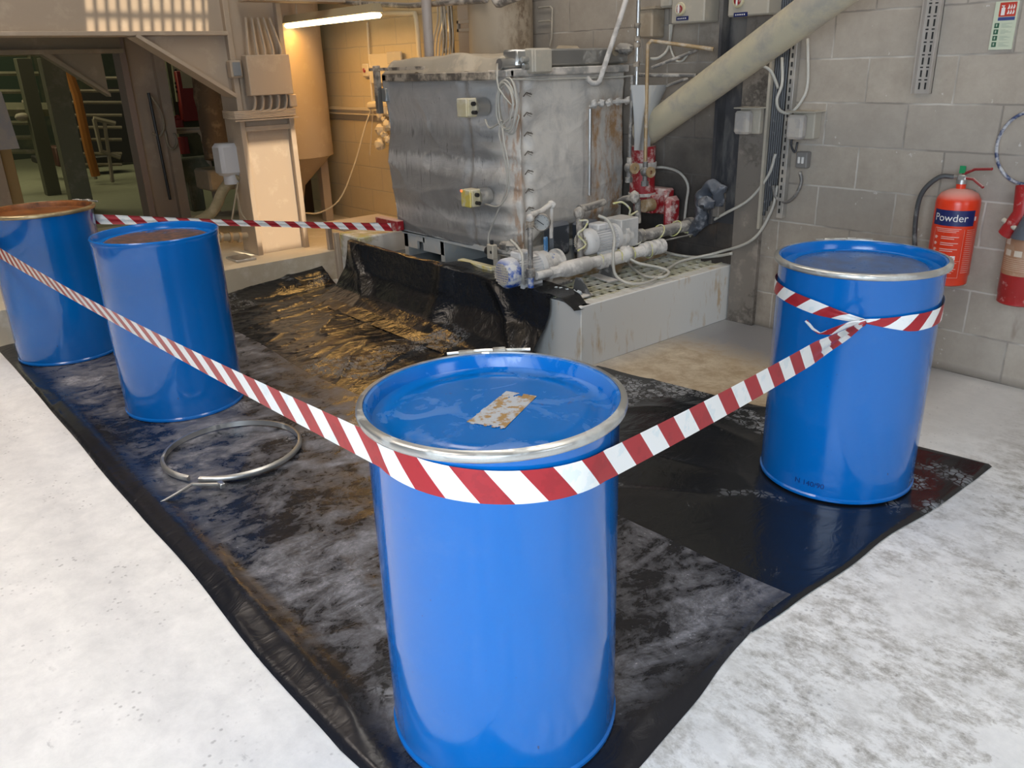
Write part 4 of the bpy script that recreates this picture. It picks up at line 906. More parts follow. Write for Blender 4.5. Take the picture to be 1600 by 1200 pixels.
for px in (1006, 1014, 1024, 1032): m.tube([mp(px-3, 391 - (px-1006)*0.22), mp(px+3, 390 - (px-1006)*0.22)], 0.047 if px != 1006 else 0.042, 20)
m.build('flange', pipewh, t)
m = MB(); m.tube([mp(908, 428), mp(906, 370, XM-0.06), mp(905, 340, XM-0.10)], 0.020, 12); m.blob(mp(905, 333, XM-0.10), 0.034, (1, 1, 1.1), 0.15); m.tube([mp(905, 326, XM-0.10), mp(918, 324, XM-0.12), mp(943, 316, XM-0.16)], 0.022, 12); m.build('riser', pipegr, t)
m = MB(); m.tube([mp(997, 348, XM-0.12), mp(996, 312, XM-0.12)], 0.020, 12); m.blob(mp(992, 308, XM-0.12), 0.032, (1, 1, 1.2), 0.2); m.tube([mp(992, 308, XM-0.12), mp(975, 311, XM-0.2), mp(968, 315, XM-0.25)], 0.02, 12); m.build('riser', pipegr, t)
# cable wraps round the pipe
m = MB()
for (px, py, r_) in ((936, 408, 0.038), (965, 401, 0.038), (985, 397, 0.040), (1010, 391, 0.05)):
    c = mp(px, py); m.tube([c + Vector((r_*math.cos(a), 0.02*math.sin(a*0.5), r_*math.sin(a))) for a in [2*PI*k/16 for k in range(16)]], 0.004, 6, closed=True)
m.build('tie', cableye, t)
# supports (angled white feet on the grating)
def bracket(px, py, px2, py2, label):
    c = P(px, py, z=0.37); d = P(px2, py2, z=0.37); t = thing('pipe_stand', (c.x, c.y, 0.366), label, 'bracket')
    m = MB(); e = (d-c); n_ = Vector((-e.y, e.x, 0)).normalized()*0.05
    m.prism([c - n_*0.8, c + n_*0.8, d + n_, d - n_], (0, 0, 0.008)); m.build('base', pipewh, t)
    top = (c+d)/2 + Vector((0, 0, 0.10)); m = MB(); m.prism([c + n_*0.5 + Vector((0,0,0.008)), d + n_*0.5 + Vector((0,0,0.008)), top + e*0.15, top - e*0.15], n_*0.12); m.build('gusset', plain('dark_bracket', (0.10, 0.10, 0.10), 0.5, dust=(0.35, 0.34, 0.33), amt=0.35, scale=18), t)
bracket(890, 458, 918, 464, 'white-dusted angled pipe foot nearest the sheet flap')
bracket(930, 430, 962, 440, 'grey angled pipe foot further along the grating')
m = MB()
for k in range(5): q = P(868 + k*9, 452 + k*1.5, z=0.385); m.blob(q, 0.020, (1, 1, 0.7), 0.7, 12)
tag(m.build('debris_lump', plain('pale_blue_lumps', (0.50, 0.56, 0.60), 0.7, bmp=0.3)), 'pale blue-white lumps of debris on the front corner of the grating', 'debris', kind='stuff')
# second pump
X2 = -3.47
a = P(908, 388, x=X2); b2 = P(958, 372, x=X2)
motor(X2, a.y, b2.y - 0.01, a.z - 0.0 + 0.03, 0.080, 'upper pump motor with grey finned body behind the wrapped pipe', False)
t = thing('pump', (X2, b2.y + 0.1, a.z - 0.05), 'upper pump gearbox with square grey plate and long grey barrel', 'pump')
zz = a.z + 0.03
m = MB(); m.cyl((X2, b2.y, zz), (X2, b2.y+0.05, zz), 0.062, seg=24); m.cyl((X2, b2.y+0.05, zz), (X2, b2.y+0.08, zz), 0.078, seg=24); m.cyl((X2, b2.y+0.08, zz), (X2, b2.y+0.12, zz), 0.065, seg=24); m.build('gearbox', pipewh, t)
m = MB(); q = P(988, 366, x=X2+0.06); m.box((X2-0.09, q.y-0.10, q.z-0.08), (X2+0.06, q.y+0.06, q.z+0.10), bev=0.006); m.build('housing', plain('pump_housing', (0.46, 0.46, 0.45), 0.5, dust=(0.58, 0.56, 0.54), amt=0.5, scale=9), t)
e0 = P(998, 370, x=X2+0.05); e1 = P(1076, 352, x=-3.355)
m = MB(); m.tube([e0, e1], 0.036, 20); m.tube([e0 - Vector((0, 0.02, 0)), e0 + Vector((0, 0.02, 0))], 0.048, 20); m.tube([e1 - Vector((0, 0.01, 0)), e1 + Vector((0, 0.03, 0))], 0.050, 20); m.tube([e0 + Vector((0.05, 0, -0.045)), e1 + Vector((0.05, 0, -0.05))], 0.005, 8); m.build('barrel', pipegr, t)
m = MB()
for f_ in (0.0, 0.38, 0.72, 1.0):
    c = e0.lerp(e1, f_); m.tube([c + Vector((0.044*math.cos(a), 0.03*math.sin(a), 0.044*math.sin(a))) for a in [2*PI*k/16 for k in range(16)]], 0.0045, 6, closed=True)
m.build('wire_wrap', cableye, t)
m = MB(); m.box((X2-0.12, 3.35, 0.365), (X2-0.05, 4.3, 0.395), bev=0.003); m.box((X2-0.04, b2.y-0.02, 0.365), (X2+0.04, b2.y+0.04, zz-0.05)); m.build('bed_frame', brass, t)
# taped up elbow at the wall, dark blue-grey
wrapm = plain('grey_wrapping', (0.07, 0.08, 0.10), 0.35, dust=(0.34, 0.35, 0.38), amt=0.25, scale=12, up=0.5, bmp=0.4)
m = MB(); m.tube([P(1080, 360, y=4.30), P(1088, 354, y=4.30), P(1096, 345, y=4.29), P(1097, 325, y=4.28), P(1100, 305, y=4.28), P(1112, 293, y=4.28), P(1124, 298, y=4.28), P(1120, 318, y=4.30)], [0.040, 0.030, 0.045, 0.048, 0.042, 0.040, 0.032, 0.028], 20, smooth=7); m.v = [tuple(Vector(v) + Vector((nn(v[1]*22, v[2]*22), 0.5*nn(v[0]*22, v[2]*22, 3), nn(v[0]*20, v[1]*20, 6)))*0.028) for v in m.v]; m.blob(P(1104, 318, y=4.24), 0.05, (1, 1, 0.8), 0.5)
tag(m.build('wrapped_elbow', wrapm, smooth=60), 'pipe elbow bundled in grey plastic wrapping near the wall', 'pipe')
m = MB(); a = P(1113, 322, y=4.33); m.box((a.x-0.05, 4.30, a.z-0.06), (a.x+0.07, 4.385, a.z+0.08), bev=0.003); tag(m.build('wall_plate', pillm), 'small brown-grey box on the sooty wall behind the wrapped elbow', 'box')
# dark wrapped bundle behind pipework under the tank edge
m = MB(); m.box((-4.02, 3.62, 0.40), (-3.93, 3.80, 0.62), bev=0.02); m.box((-4.0, 3.86, 0.38), (-3.90, 4.05, 0.60), bev=0.02); tag(m.build('hanging_flap', wrapm), 'dark grey plastic flaps hanging below the lagging behind the gauge', 'flap')
# cables among the pumps
cable([P(985, 405, x=-3.30), P(1000, 412, x=-3.25), P(1030, 418, z=0.42), P(1045, 425, z=0.40), P(1035, 433, z=0.385), P(1010, 432, z=0.38), P(990, 420, z=0.385), P(978, 405, z=0.40), P(975, 398, x=-3.35)], 0.009, 'thick pale cable looped on the grating beside the wrapped pipe', sm=8)
cable([P(935, 337, x=-3.34), P(950, 345, x=-3.30), P(960, 370, x=-3.26), P(958, 400, x=-3.24), P(962, 430, x=-3.22), P(985, 443, z=0.39), P(1020, 438, z=0.38), P(1060, 410, z=0.39), P(1120, 395, x=-3.2), P(1175, 375, y=4.34), P(1205, 330, y=4.36), P(1215, 290, y=4.36)], 0.009, 'long pale cable arching over the upper pump then along to the wall tray', sm=8)
cable([P(1018, 262, x=-3.66), P(1040, 262, x=-3.6), P(1062, 270, x=-3.55), P(1075, 290, x=-3.5), P(1072, 320, x=-3.48), P(1070, 350, x=-3.46), P(1078, 365, x=-3.44), P(1100, 352, x=-3.3), P(1130, 335, y=4.32), P(1170, 312, y=4.35), P(1200, 275, y=4.36), P(1212, 240, y=4.36)], 0.009, 'pale cable curving from the red column down and across to the wall tray', sm=8)
cable([P(798, 375, x=-3.62), P(808, 385, x=-3.55), P(816, 400, x=-3.46), P(817, 430, x=-3.45), P(820, 450, z=0.385)], 0.008, 'white cable dropping over the blue-cowled motor', sm=6)
cable([P(905, 345, x=-3.40), P(918, 345, x=-3.38), P(913, 357, x=-3.38), P(903, 366, x=-3.40), P(915, 382, x=-3.38), P(903, 392, x=-3.38)], 0.006, 'yellow-green earth wire winding round the second pump riser', cableye, 6)
cable([P(958, 318, x=-3.46), P(972, 316, x=-3.44), P(984, 326, x=-3.42), P(984, 336, x=-3.44), P(996, 330, x=-3.44)], 0.006, 'yellow-green earth wire hanging by the elbowed riser', cableye, 6)
cable([P(1085, 345, x=-3.5), P(1088, 352, x=-3.46), P(1078, 370, x=-3.44)], 0.006, 'short yellow-green wire at the end of the grey barrel', cableye, 6)
cable([P(828, 454, z=0.385), P(860, 447, z=0.385), P(890, 438, z=0.385)], 0.006, 'thin bare rod lying along the grating before the pumps', pipegr, 4, 'rod', 'rod')
cable([P(1030, 390, x=-3.36), P(1050, 397, z=0.40), P(1085, 402, z=0.39), P(1120, 400, z=0.385), P(1144, 396, y=4.33)], 0.010, 'grey cable running from the wrapped pipe end along to the wall', sm=6)
t = thing('limit_switch', tuple(P(766, 385, y=3.2)), 'small grey switch with push button at the foot of the tank', 'switch')
c = P(769, 393, y=3.15); m = MB(); m.box(c - Vector((0.03, 0.02, 0.045)), c + Vector((0.03, 0.02, 0.045)), bev=0.004); m.build('housing', ltgrey, t)
m = MB(); m.cyl(c + Vector((0, 0, 0.045)), c + Vector((0, 0, 0.07)), 0.010, seg=12); m.cyl(c + Vector((-0.05, 0, 0)), c + Vector((-0.03, 0, 0)), 0.025, seg=16); m.cyl(c + Vector((0.012, -0.0215, 0.0)), c + Vector((0.012, -0.02, 0.0)), 0.010, seg=12); m.build('button', blackp, t)
m = MB(); m.tube([P(778, 392, y=3.2), P(810, 397, y=3.25), P(825, 402, y=3.35)], 0.02, 10); m.blob(P(795, 385, y=3.24), 0.05, (1.4, 1, 0.7), 0.5); tag(m.build('drain_pipe', pipegr), 'dusty drain pipe at the bottom corner of the tank', 'pipe')
# standing drop pipe on tank short side with tee of valves
m = MB(); m.tube([P(922, 170, x=-3.90), P(921, 305, x=-3.90)], 0.012, 12); tag(m.build('drop_pipe', galv), 'thin galvanised drop pipe down the tank short side', 'pipe')
m = MB(); m.tube([P(922, 168, x=-3.90), P(926, 163, x=-3.89), P(960, 159, x=-3.87), P(990, 157, x=-3.80)], 0.013, 10)
for px in (928, 940, 952, 966, 980): m.blob(P(px, 163 - (px-922)*0.1, x=-3.88), 0.024, (1, 1, 1), 0.5, 12)
tag(m.build('fitting_run', pipewh), 'row of dust-caked threaded fittings across the tank short side', 'fitting')

# ------------------------------------------------------------ large diagonal duct
m = MB(); a = P(1014, 203, y=4.26); b2 = P(1290, 0, y=4.0); d = (b2 - a).normalized(); m.tube([a - d*0.06, b2, b2 + d*0.9], 0.092, 40)
tag(m.build('diagonal_duct', ductm, smooth=60), 'large cream duct slanting up to the right in front of the wall', 'duct')

# ------------------------------------------------------------ wall fixtures
m = MB(); m.box((-3.19, WY-0.02, 0.62), (-3.05, WY+0.02, 4.0)); m.box((-3.19, WY-0.10, 0.62), (-3.17, WY, 4.0)); tag(m.build('steel_channel', sootst), 'black sooty steel channel fixed upright on the wall left of the blotched post', 'post')
m = MB(); m.box((-3.05, WY-0.035, 0.0), (-2.86, WY+0.01, 4.0), bev=0.003); tag(m.build('wall_post', pillm), 'blotched brown-grey flat steel post on the wall behind the left socket box', 'post')
m = MB(); m.box((-2.868, WY-0.05, 0.62), (-2.852, WY-0.02, 4.0)); tag(m.build('edge_strip', ltgrey), 'thin pale upright strip along the right side of the blotched post', 'strip')
m = MB()
for k in range(6):
    x = -2.845 + k*0.014; m.tube([(x, WY-0.02, 0.70 + 0.03*k), (x + 0.004, WY-0.022, 1.6), (x-0.003, WY-0.02, 4.0)], 0.008, 6, smooth=4)
tag(m.build('cable_run', darkc), 'dark vertical cables bunched between the post and slotted tray', 'cable')
slot = plain('slot_dark', (0.02, 0.02, 0.02), 0.8)
t = thing('cable_tray', (-2.73, WY-0.02, 0.70), 'narrow galvanised slotted tray on the wall beside the two socket boxes', 'cable tray')
m = MB(); m.box((-2.745, WY-0.045, 0.70), (-2.705, WY-0.003, 3.5), bev=0.002); m.build('channel', plain('tray_metal', (0.42, 0.40, 0.37), 0.45, 0.5, dust=(0.45, 0.40, 0.34), amt=0.4, scale=8), t)
m = MB()
for k in range(60): m.box((-2.732, WY-0.047, 0.73+k*0.045), (-2.722, WY-0.044, 0.755+k*0.045))
m.build('slots', slot, t, nosm=True)
t = thing('cable_tray', (-2.01, WY-0.02, 1.40), 'wide empty perforated tray hanging on the block wall above the right drum', 'cable tray')
tm = plain('tray_pale', (0.44, 0.40, 0.36), 0.5, 0.2, dust=(0.46, 0.42, 0.38), amt=0.4, scale=8)
a = P(1428, 146, y=WY); b2 = P(1456, 146, y=WY); x0, x1, zb = a.x, b2.x, a.z
m = MB(); m.box((x0, WY-0.010, zb), (x1, WY-0.004, 3.5)); m.box((x0, WY-0.04, zb), (x0+0.006, WY-0.004, 3.5)); m.box((x1-0.006, WY-0.04, zb), (x1, WY-0.004, 3.5)); m.build('channel', tm, t)
m = MB()
for k in range(40):
    z = zb + 0.02 + k*0.058
    for fx in (0.25, 0.58): xx = x0 + (x1-x0)*fx; m.box((xx, WY-0.012, z), (xx+0.008, WY-0.0095, z+0.032)); m.box((xx-0.004, WY-0.012, z+0.042), (xx+0.010, WY-0.0095, z+0.048))
m.build('slots', slot, t, nosm=True)
def sockbox(px, py, yw, label):
    c = P(px, py, y=yw-0.10); t = thing('socket_box', tuple(c), label, 'socket box', 'dusty socket boxes on the wall')
    m = MB(); m.box(c + Vector((-0.055, 0.03, -0.070)), c + Vector((0.085, 0.10, 0.075)), bev=0.006); m.build('back_box', ltgrey, t)
    m = MB(); m.box(c + Vector((-0.058, -0.03, -0.070)), c + Vector((0.045, 0.03, 0.060)), bev=0.014); m.build('cover', plain('socket_cover', (0.40, 0.37, 0.35), 0.45, dust=(0.52, 0.47, 0.41), amt=0.45, scale=13, up=0.9), t)
    m = MB(); m.box(c + Vector((-0.062, -0.03, 0.072)), c + Vector((0.11, 0.10, 0.080)), bev=0.003); m.build('hood', ltgrey, t)
sockbox(1163, 190, WY, 'dusty hooded socket box on the blotched post')
sockbox(1246, 197, WY, 'dusty hooded socket box on the block wall right of the slotted tray')
c = P(1253, 250, y=WY-0.04); t = thing('wall_switch', tuple(c), 'small grey double switch with two pale rockers below the right socket box', 'switch')
m = MB(); m.box(c + Vector((-0.035, -0.01, -0.045)), c + Vector((0.035, 0.038, 0.045)), bev=0.006); m.build('housing', plain('switch_grey', (0.20, 0.19, 0.18), 0.5), t)
for dx in (-0.019, 0.004):
    m = MB(); m.box(c + Vector((dx, -0.016, -0.018)), c + Vector((dx+0.014, -0.008, 0.018)), bev=0.002); m.build('rocker', whitep, t)
cable([P(1250, 268, y=4.36), P(1252, 285, y=4.36), P(1243, 305, y=4.35), P(1228, 316, y=4.35), P(1213, 308, y=4.36), P(1208, 290, y=4.37)], 0.010, 'dusty grey cable looping down from the double switch', pipegr, 6)
cable([P(1240, 210, y=4.34), P(1236, 225, y=4.33), P(1242, 238, y=4.33), P(1246, 222, y=4.34)], 0.006, 'small dark cable loop under the right socket box', darkc, 6)
cable([P(1262, 60, y=4.36), P(1262, 130, y=4.35), P(1252, 158, y=4.33), P(1235, 176, y=4.30), P(1218, 172, y=4.30), P(1214, 155, y=4.31), P(1222, 130, y=4.33), P(1222, 90, y=4.35)], 0.009, 'pale cable hanging in a U across the slotted tray', cablem, 6)
cable([P(1192, 103, y=4.25), P(1205, 112, y=4.28), P(1216, 138, y=4.33)], 0.009, 'short pale cable coming from behind the large duct', cablem, 6)
def isolator(x0, y0, x1, y1, label, kx, ky, lx, ly):
    a = P(x0, y1, y=4.24); b2 = P(x1, y0, y=4.24); t = thing('isolator_switch', tuple(a), label, 'isolator', 'wall isolator switches')
    m = MB(); m.box((a.x, 4.24, a.z), (b2.x, 4.385, a.z + 0.32), bev=0.008); m.build('enclosure', ltgrey, t)
    k = P(kx, ky, y=4.235); m = MB(); m.lathe([(0, 0), (0.035, 0), (0.038, 0.006), (0.034, 0.014), (0, 0.014)], k + Vector((0, 0.006, 0)), (0, -1, 0), 28); m.build('dial', palep, t)
    m = MB(); m.lathe([(0, 0), (0.022, 0), (0.022, 0.006), (0, 0.006)], k + Vector((0, -0.008, 0)), (0, -1, 0), 24); m.build('handle', redm, t)
    m = MB(); m.box(k + Vector((-0.005, -0.022, -0.026)), k + Vector((0.005, -0.012, 0.026)), bev=0.003); m.build('grip', whitep, t)
    l = P(lx, ly, y=4.238); m = MB(); m.box(l + Vector((-0.045, -0.001, -0.010)), l + Vector((0.045, 0.004, 0.012))); m.build('label_plate', navy, t)
    m = MB()
    for kk in range(5): m.box(l + Vector((-0.034+kk*0.014, -0.002, -0.003)), l + Vector((-0.026+kk*0.014, -0.0008, 0.004)))
    m.build('label_marks', whitep, t); return t
isolator(1048, -40, 1103, 38, 'grey isolator switch with red handle above the pipe brackets', 1063, 14, 1066, 29)
isolator(1136, -50, 1205, 27, 'grey isolator switch with red handle above the blotched post', 1154, 1, 1157, 23)
a = P(1004, 60, y=4.30); b2 = P(1026, 18, y=4.30); m = MB(); m.box((a.x, 4.26, a.z), (b2.x, 4.385, b2.z+0.02), bev=0.01); m.box((a.x-0.01, 4.25, b2.z+0.015), (b2.x+0.03, 4.385, b2.z+0.03)); tag(m.build('conduit_box', plain('tan_box', (0.36, 0.29, 0.21), 0.6, dust=(0.44, 0.37, 0.28), amt=0.4, scale=7)), 'tan dust-covered conduit box between the vertical pipe and left isolator', 'box')
a = P(1033, 13, y=4.30); m = MB(); m.box((a.x, 4.28, a.z), (a.x+0.09, 4.385, a.z+0.25), bev=0.012); tag(m.build('conduit_box', ltgrey), 'small pale rounded box touching the left isolator', 'box')
cable([P(1047, 38, y=4.33), P(1047, 70, y=4.33), P(1055, 93, y=4.32), P(1066, 95, y=4.32), P(1078, 80, y=4.33)], 0.007, 'thin pale cable looping under the left isolator', cablem, 6)
cable([P(1050, 38, y=4.34), P(1044, 75, y=4.33), P(1030, 90, y=4.25), P(1016, 92, y=4.2)], 0.009, 'pale cable sweeping left below the isolator to the pipe bracket', cablem, 6)
m = MB(); a = P(862, 40, y=4.36); m.tube([P(842, 12, y=4.37), P(860, 10, y=4.37), P(863, 14, y=4.37), P(862, 60, y=4.37), P(859, 72, y=4.37)], 0.007, 6); m.tube([P(842, 34, y=4.37), P(860, 32, y=4.37)], 0.007, 6); tag(m.build('wall_conduit', ltgrey), 'thin bent conduit on the block wall right of the round duct', 'conduit')

# extinguisher sign
def at_wall(px, py, d=0.006): return P(px, py, y=WY-d)
a, b2 = at_wall(1544, 78), at_wall(1573, 8); W = 0.100; Hh = 0.205; x0, z0 = a.x, a.z
t = thing('safety_sign', (x0, WY-0.006, z0), 'fire extinguisher sign with red pictogram and green instruction squares on the block wall', 'sign')
m = MB(); m.box((x0, WY-0.006, z0), (x0+W, WY, z0+Hh)); m.build('board', plain('sign_board', (0.56, 0.60, 0.46), 0.35), t)
def chip(dx0, dz0, dx1, dz1, mt, name, e=0.0005): m = MB(); m.box((x0+dx0, WY-0.006-e, z0+dz0), (x0+dx1, WY-0.0055, z0+dz1)); return m.build(name, mt, t)
sred = plain('sign_red', (0.50, 0.05, 0.03), 0.4); sgreen = plain('sign_green', (0.03, 0.11, 0.06), 0.4); sline = plain('sign_lines', (0.36, 0.42, 0.33), 0.5)
chip(0.020, 0.140, 0.092, 0.200, sred, 'red_panel'); chip(0.020, 0.124, 0.092, 0.138, plain('sign_blue', (0.05, 0.07, 0.22), 0.4), 'blue_strip')
m = MB(); e = 0.0009; yb = WY-0.006-e
m.box((x0+0.029, yb, z0+0.146), (x0+0.045, yb+0.0005, z0+0.178)); m.box((x0+0.034, yb, z0+0.178), (x0+0.040, yb+0.0005, z0+0.186)); m.box((x0+0.028, yb, z0+0.184), (x0+0.042, yb+0.0005, z0+0.188))
m.build('extinguisher_symbol', whitep, t)
m = MB()
for i in range(3):
    for j in range(2): cx, cz = x0+0.058+i*0.011, z0+0.150+j*0.022; m.prism([(cx-0.004, yb, cz), (cx+0.004, yb, cz), (cx+0.006, yb, cz+0.010), (cx+0.001, yb, cz+0.020), (cx, yb, cz+0.010)], (0, 0.0005, 0))
m.build('flames', whitep, t)
for i in range(4): chip(0.010, 0.012 + i*0.027, 0.030, 0.033 + i*0.027, sgreen, 'green_square')
m = MB()
for i in range(4):
    for j in range(4): m.box((x0+0.040, yb, z0+0.014+i*0.027+j*0.005), (x0+0.085 - 0.012*((i+j) % 3), yb+0.0004, z0+0.0155+i*0.027+j*0.005))
    m.box((x0+0.016, yb-0.0004, z0+0.018+i*0.027), (x0+0.022, yb+0.0004, z0+0.029+i*0.027))
m.build('print', sline, t)

# fire extinguishers
def extinguisher(cx, cy, zb, label, mat, full=True, rr=0.088, hh=0.40):
    t = thing('fire_extinguisher', (cx, cy, zb), label, 'fire extinguisher')
    prof = [(0, 0.0), (rr-0.012, 0.0), (rr-0.004, 0.006), (rr-0.004, 0.045), (rr, 0.05), (rr, hh), (rr*0.97, hh+0.02), (rr*0.82, hh+0.045), (rr*0.5, hh+0.062), (0.022, hh+0.068), (0.022, hh+0.09), (0, hh+0.09)]
    m = MB(); m.lathe(prof, (cx, cy, zb), seg=56); m.build('cylinder', mat, t)
    z = zb + hh + 0.09
    m = MB(); m.cyl((cx, cy, z), (cx, cy, z+0.02), 0.024, seg=16); m.box((cx-0.018, cy-0.018, z+0.015), (cx+0.022, cy+0.018, z+0.045), bev=0.005); m.cyl((cx-0.05, cy, z+0.03), (cx, cy, z+0.03), 0.010, seg=10); m.build('valve_head', galv, t)
    m = MB(); m.tube([(cx, cy-0.0, z+0.045), (cx+0.06, cy-0.02, z+0.075), (cx+0.145, cy-0.05, z+0.085)], 0.007, 8); m.tube([(cx, cy, z+0.030), (cx+0.06, cy-0.02, z+0.028), (cx+0.12, cy-0.05, z-0.002)], 0.007, 8); m.build('handle', redm, t)
    return t, z
EX, EY = -1.745, WY - 0.112
c = P(1497, 436, y=EY); EX = P(1490, 360, y=EY).x; zb = P(1484, 446, y=EY-0.05).z
t, z = extinguisher(EX, EY, zb, 'red powder fire extinguisher with blue label hanging above the right drum', redx, rr=0.100)
m = MB(); m.box((EX-0.015, EY-0.01, z+0.05), (EX+0.012, EY-0.004, z+0.085), Matrix.Identity(4)); m.build('seal_tag', plain('green_tag', (0.01, 0.25, 0.09), 0.4), t)
m = MB(); m.tube([(EX-0.04, EY, z+0.03), (EX-0.10, EY-0.02, z+0.025), (EX-0.165, EY-0.03, z-0.05), (EX-0.185, EY-0.02, z-0.17), (EX-0.17, EY-0.01, z-0.34), (EX-0.11, EY-0.02, z-0.46)], 0.012, 12, smooth=8); m.build('hose', plain('rubber_hose', (0.06, 0.062, 0.065), 0.45, dust=(0.25, 0.25, 0.25), amt=0.3, scale=10), t)
fa = math.atan2(-EY, -EX)           # facing angle of the label, turned a little to its left
fa = math.radians(-72)
def wrap_patch(t, rr, a0, a1, z0, z1, mt, name):
    m = MB(); vs = []; n = 16
    for i in range(n+1):
        a = a0 + (a1-a0)*i/n
        for zz in (z0, z1): vs.append((EX + rr*math.cos(a), EY + rr*math.sin(a), zz))
    m.add(vs, [(2*i, 2*i+2, 2*i+3, 2*i+1) for i in range(n)]); m.build(name, mt, t, smooth=180)
RE = 0.100
wrap_patch(t, RE+0.0008, fa-1.05, fa+0.98, zb+0.30, zb+0.375, navy, 'blue_band')
vs, fs = text_verts('Powder', 0.050); out = []
for v in vs: a = fa - 0.16 + v.x/RE; out.append((EX + (RE+0.0016)*math.cos(a), EY + (RE+0.0016)*math.sin(a), zb + 0.322 + v.y))
MB().add(out, fs).build('title_text', whitep, t, nosm=True)
def wp(da0, da1, dz0, dz1, mt=whitep, name='print', m=None):
    for (i) in range(max(1, int(abs(da1-da0)/0.12))):
        pass
    n = max(1, int(abs(da1-da0)/0.1)); vs = []
    for i in range(n+1):
        a = fa + da0 + (da1-da0)*i/n
        for zz in (dz0, dz1): vs.append((EX + (RE+0.0012)*math.cos(a), EY + (RE+0.0012)*math.sin(a), zb + zz))
    m.add(vs, [(2*i, 2*i+2, 2*i+3, 2*i+1) for i in range(n)])
m = MB()
for k in range(3): wp(-0.8 + 0.05*k, 0.4 - 0.1*k, 0.285-k*0.008, 0.288-k*0.008, m=m)
for g_ in range(3):
    zc = 0.245 - g_*0.030
    for k in range(2): wp(-0.45, 0.35 - 0.2*k, zc-k*0.009, zc+0.004-k*0.009, m=m)
    wp(-0.78, -0.66, zc-0.010, zc+0.004, m=m); wp(-0.70, -0.62, zc-0.004, zc+0.001, m=m)
for k in range(6): wp(-0.72, 0.42 - 0.08*(k % 3), 0.118-k*0.010, 0.121-k*0.010, m=m)
for zc in (0.045, 0.128): wp(-0.85, 0.55, zc, zc+0.0015, m=m)
wp(0.55, 0.565, 0.045, 0.285, m=m); wp(-0.86, -0.845, 0.045, 0.285, m=m)
for k in range(22): wp(0.68, 1.15, 0.28-k*0.010, 0.2825-k*0.010, m=m)
m.build('print', plain('faint_print', (0.72, 0.40, 0.34), 0.5), t, nosm=True)
m = MB()
for k in range(4): wp(-0.72+k*0.27, -0.50+k*0.27, 0.134, 0.155, m=m)
m.build('class_icons', whitep, t, nosm=True)
m = MB(); c = Vector((EX + (RE+0.0018)*math.cos(fa+0.85), EY + (RE+0.0018)*math.sin(fa+0.85), 0)); wp(0.99, 1.10, 0.325, 0.345, m=m); m.build('symbol', whitep, t, nosm=True)
m = MB()
for k in range(4):
    for (u0, u1, w0, w1) in ((0.05, 0.10, 0.138, 0.150), (0.12, 0.17, 0.138, 0.145)): wp(-0.72+k*0.27+u0, -0.72+k*0.27+u1, w0+0.0, w1, m=m)
m.v = [((v[0]-EX)*1.006+EX, (v[1]-EY)*1.006+EY, v[2]) for v in m.v]; m.build('icon_marks', redx, t, nosm=True)
m = MB(); m.box((EX-0.03, EY+0.085, zb+0.25), (EX+0.03, WY, zb+0.45), bev=0.003); m.build('bracket', galv, t)
# second extinguisher, cut by the frame edge
E2x = P(1596, 420, y=EY-0.02).x + 0.01; z2 = P(1592, 478, y=EY-0.07).z
t, z = extinguisher(E2x, EY-0.02, z2, 'dull red fire extinguisher with brown label at the right edge', redx2, rr=0.092, hh=0.36)
EX, EY_, RE, zb = E2x, EY-0.02, 0.092, z2; EYs = EY; EY = EY_
fa = math.radians(-95)
wrap_patch(t, 0.0928, math.radians(-175), math.radians(-5), z2+0.145, z2+0.335, plain('brown_label', (0.36, 0.19, 0.11), 0.45, dust=(0.45, 0.30, 0.2), amt=0.3, scale=12), 'label')
m = MB()
for k in range(2): wp(-0.72+k*0.55, -0.35+k*0.55, 0.235, 0.262, m=m)
wp(-0.9, -0.5, 0.285, 0.315, m=m)
m.build('class_icons', plain('tan_icons', (0.62, 0.52, 0.42), 0.5), t, nosm=True)
m = MB()
for k in range(7): wp(-0.9, 0.9, 0.222-k*0.009, 0.2245-k*0.009, m=m)
m.build('print', plain('tan_print', (0.55, 0.36, 0.25), 0.5), t, nosm=True)
m = MB(); q = Vector((E2x-0.02, EY-0.09, z2+0.43)); m.tube([q + Vector((-0.01, 0.03, 0.12)), q, q + Vector((-0.06, -0.0, -0.10))], [0.05, 0.042, 0.03], 16); m.build('horn', redx2, t)
m = MB(); m.tube([q + Vector((-0.075, 0.0, -0.035)), q + Vector((-0.01, -0.03, -0.06)), q + Vector((0.05, -0.01, -0.08))], 0.012, 10); m.build('strap', ltgrey, t)
m = MB(); m.lathe([(0.012, 0.0), (0.06, -0.14)], q + Vector((0.04, -0.03, 0.04)), (0, 0, 1), 20); m.build('nozzle', wrapm, t)
EY = EYs
hr = plain('blue_white_hose', (0.50, 0.50, 0.52), 0.4, dust=(0.05, 0.07, 0.16), amt=0.5, scale=22)
c = P(1610, 232, y=4.34); m = MB(); m.tube([c + Vector((0.145*math.cos(a), -0.02*math.sin(a), 0.165*math.sin(a))) for a in [2*PI*k/40 for k in range(40)]], 0.008, 10, closed=True); tag(m.build('hose_loop', hr, smooth=180), 'blue and white hose loop hanging above the dull red extinguisher', 'hose')

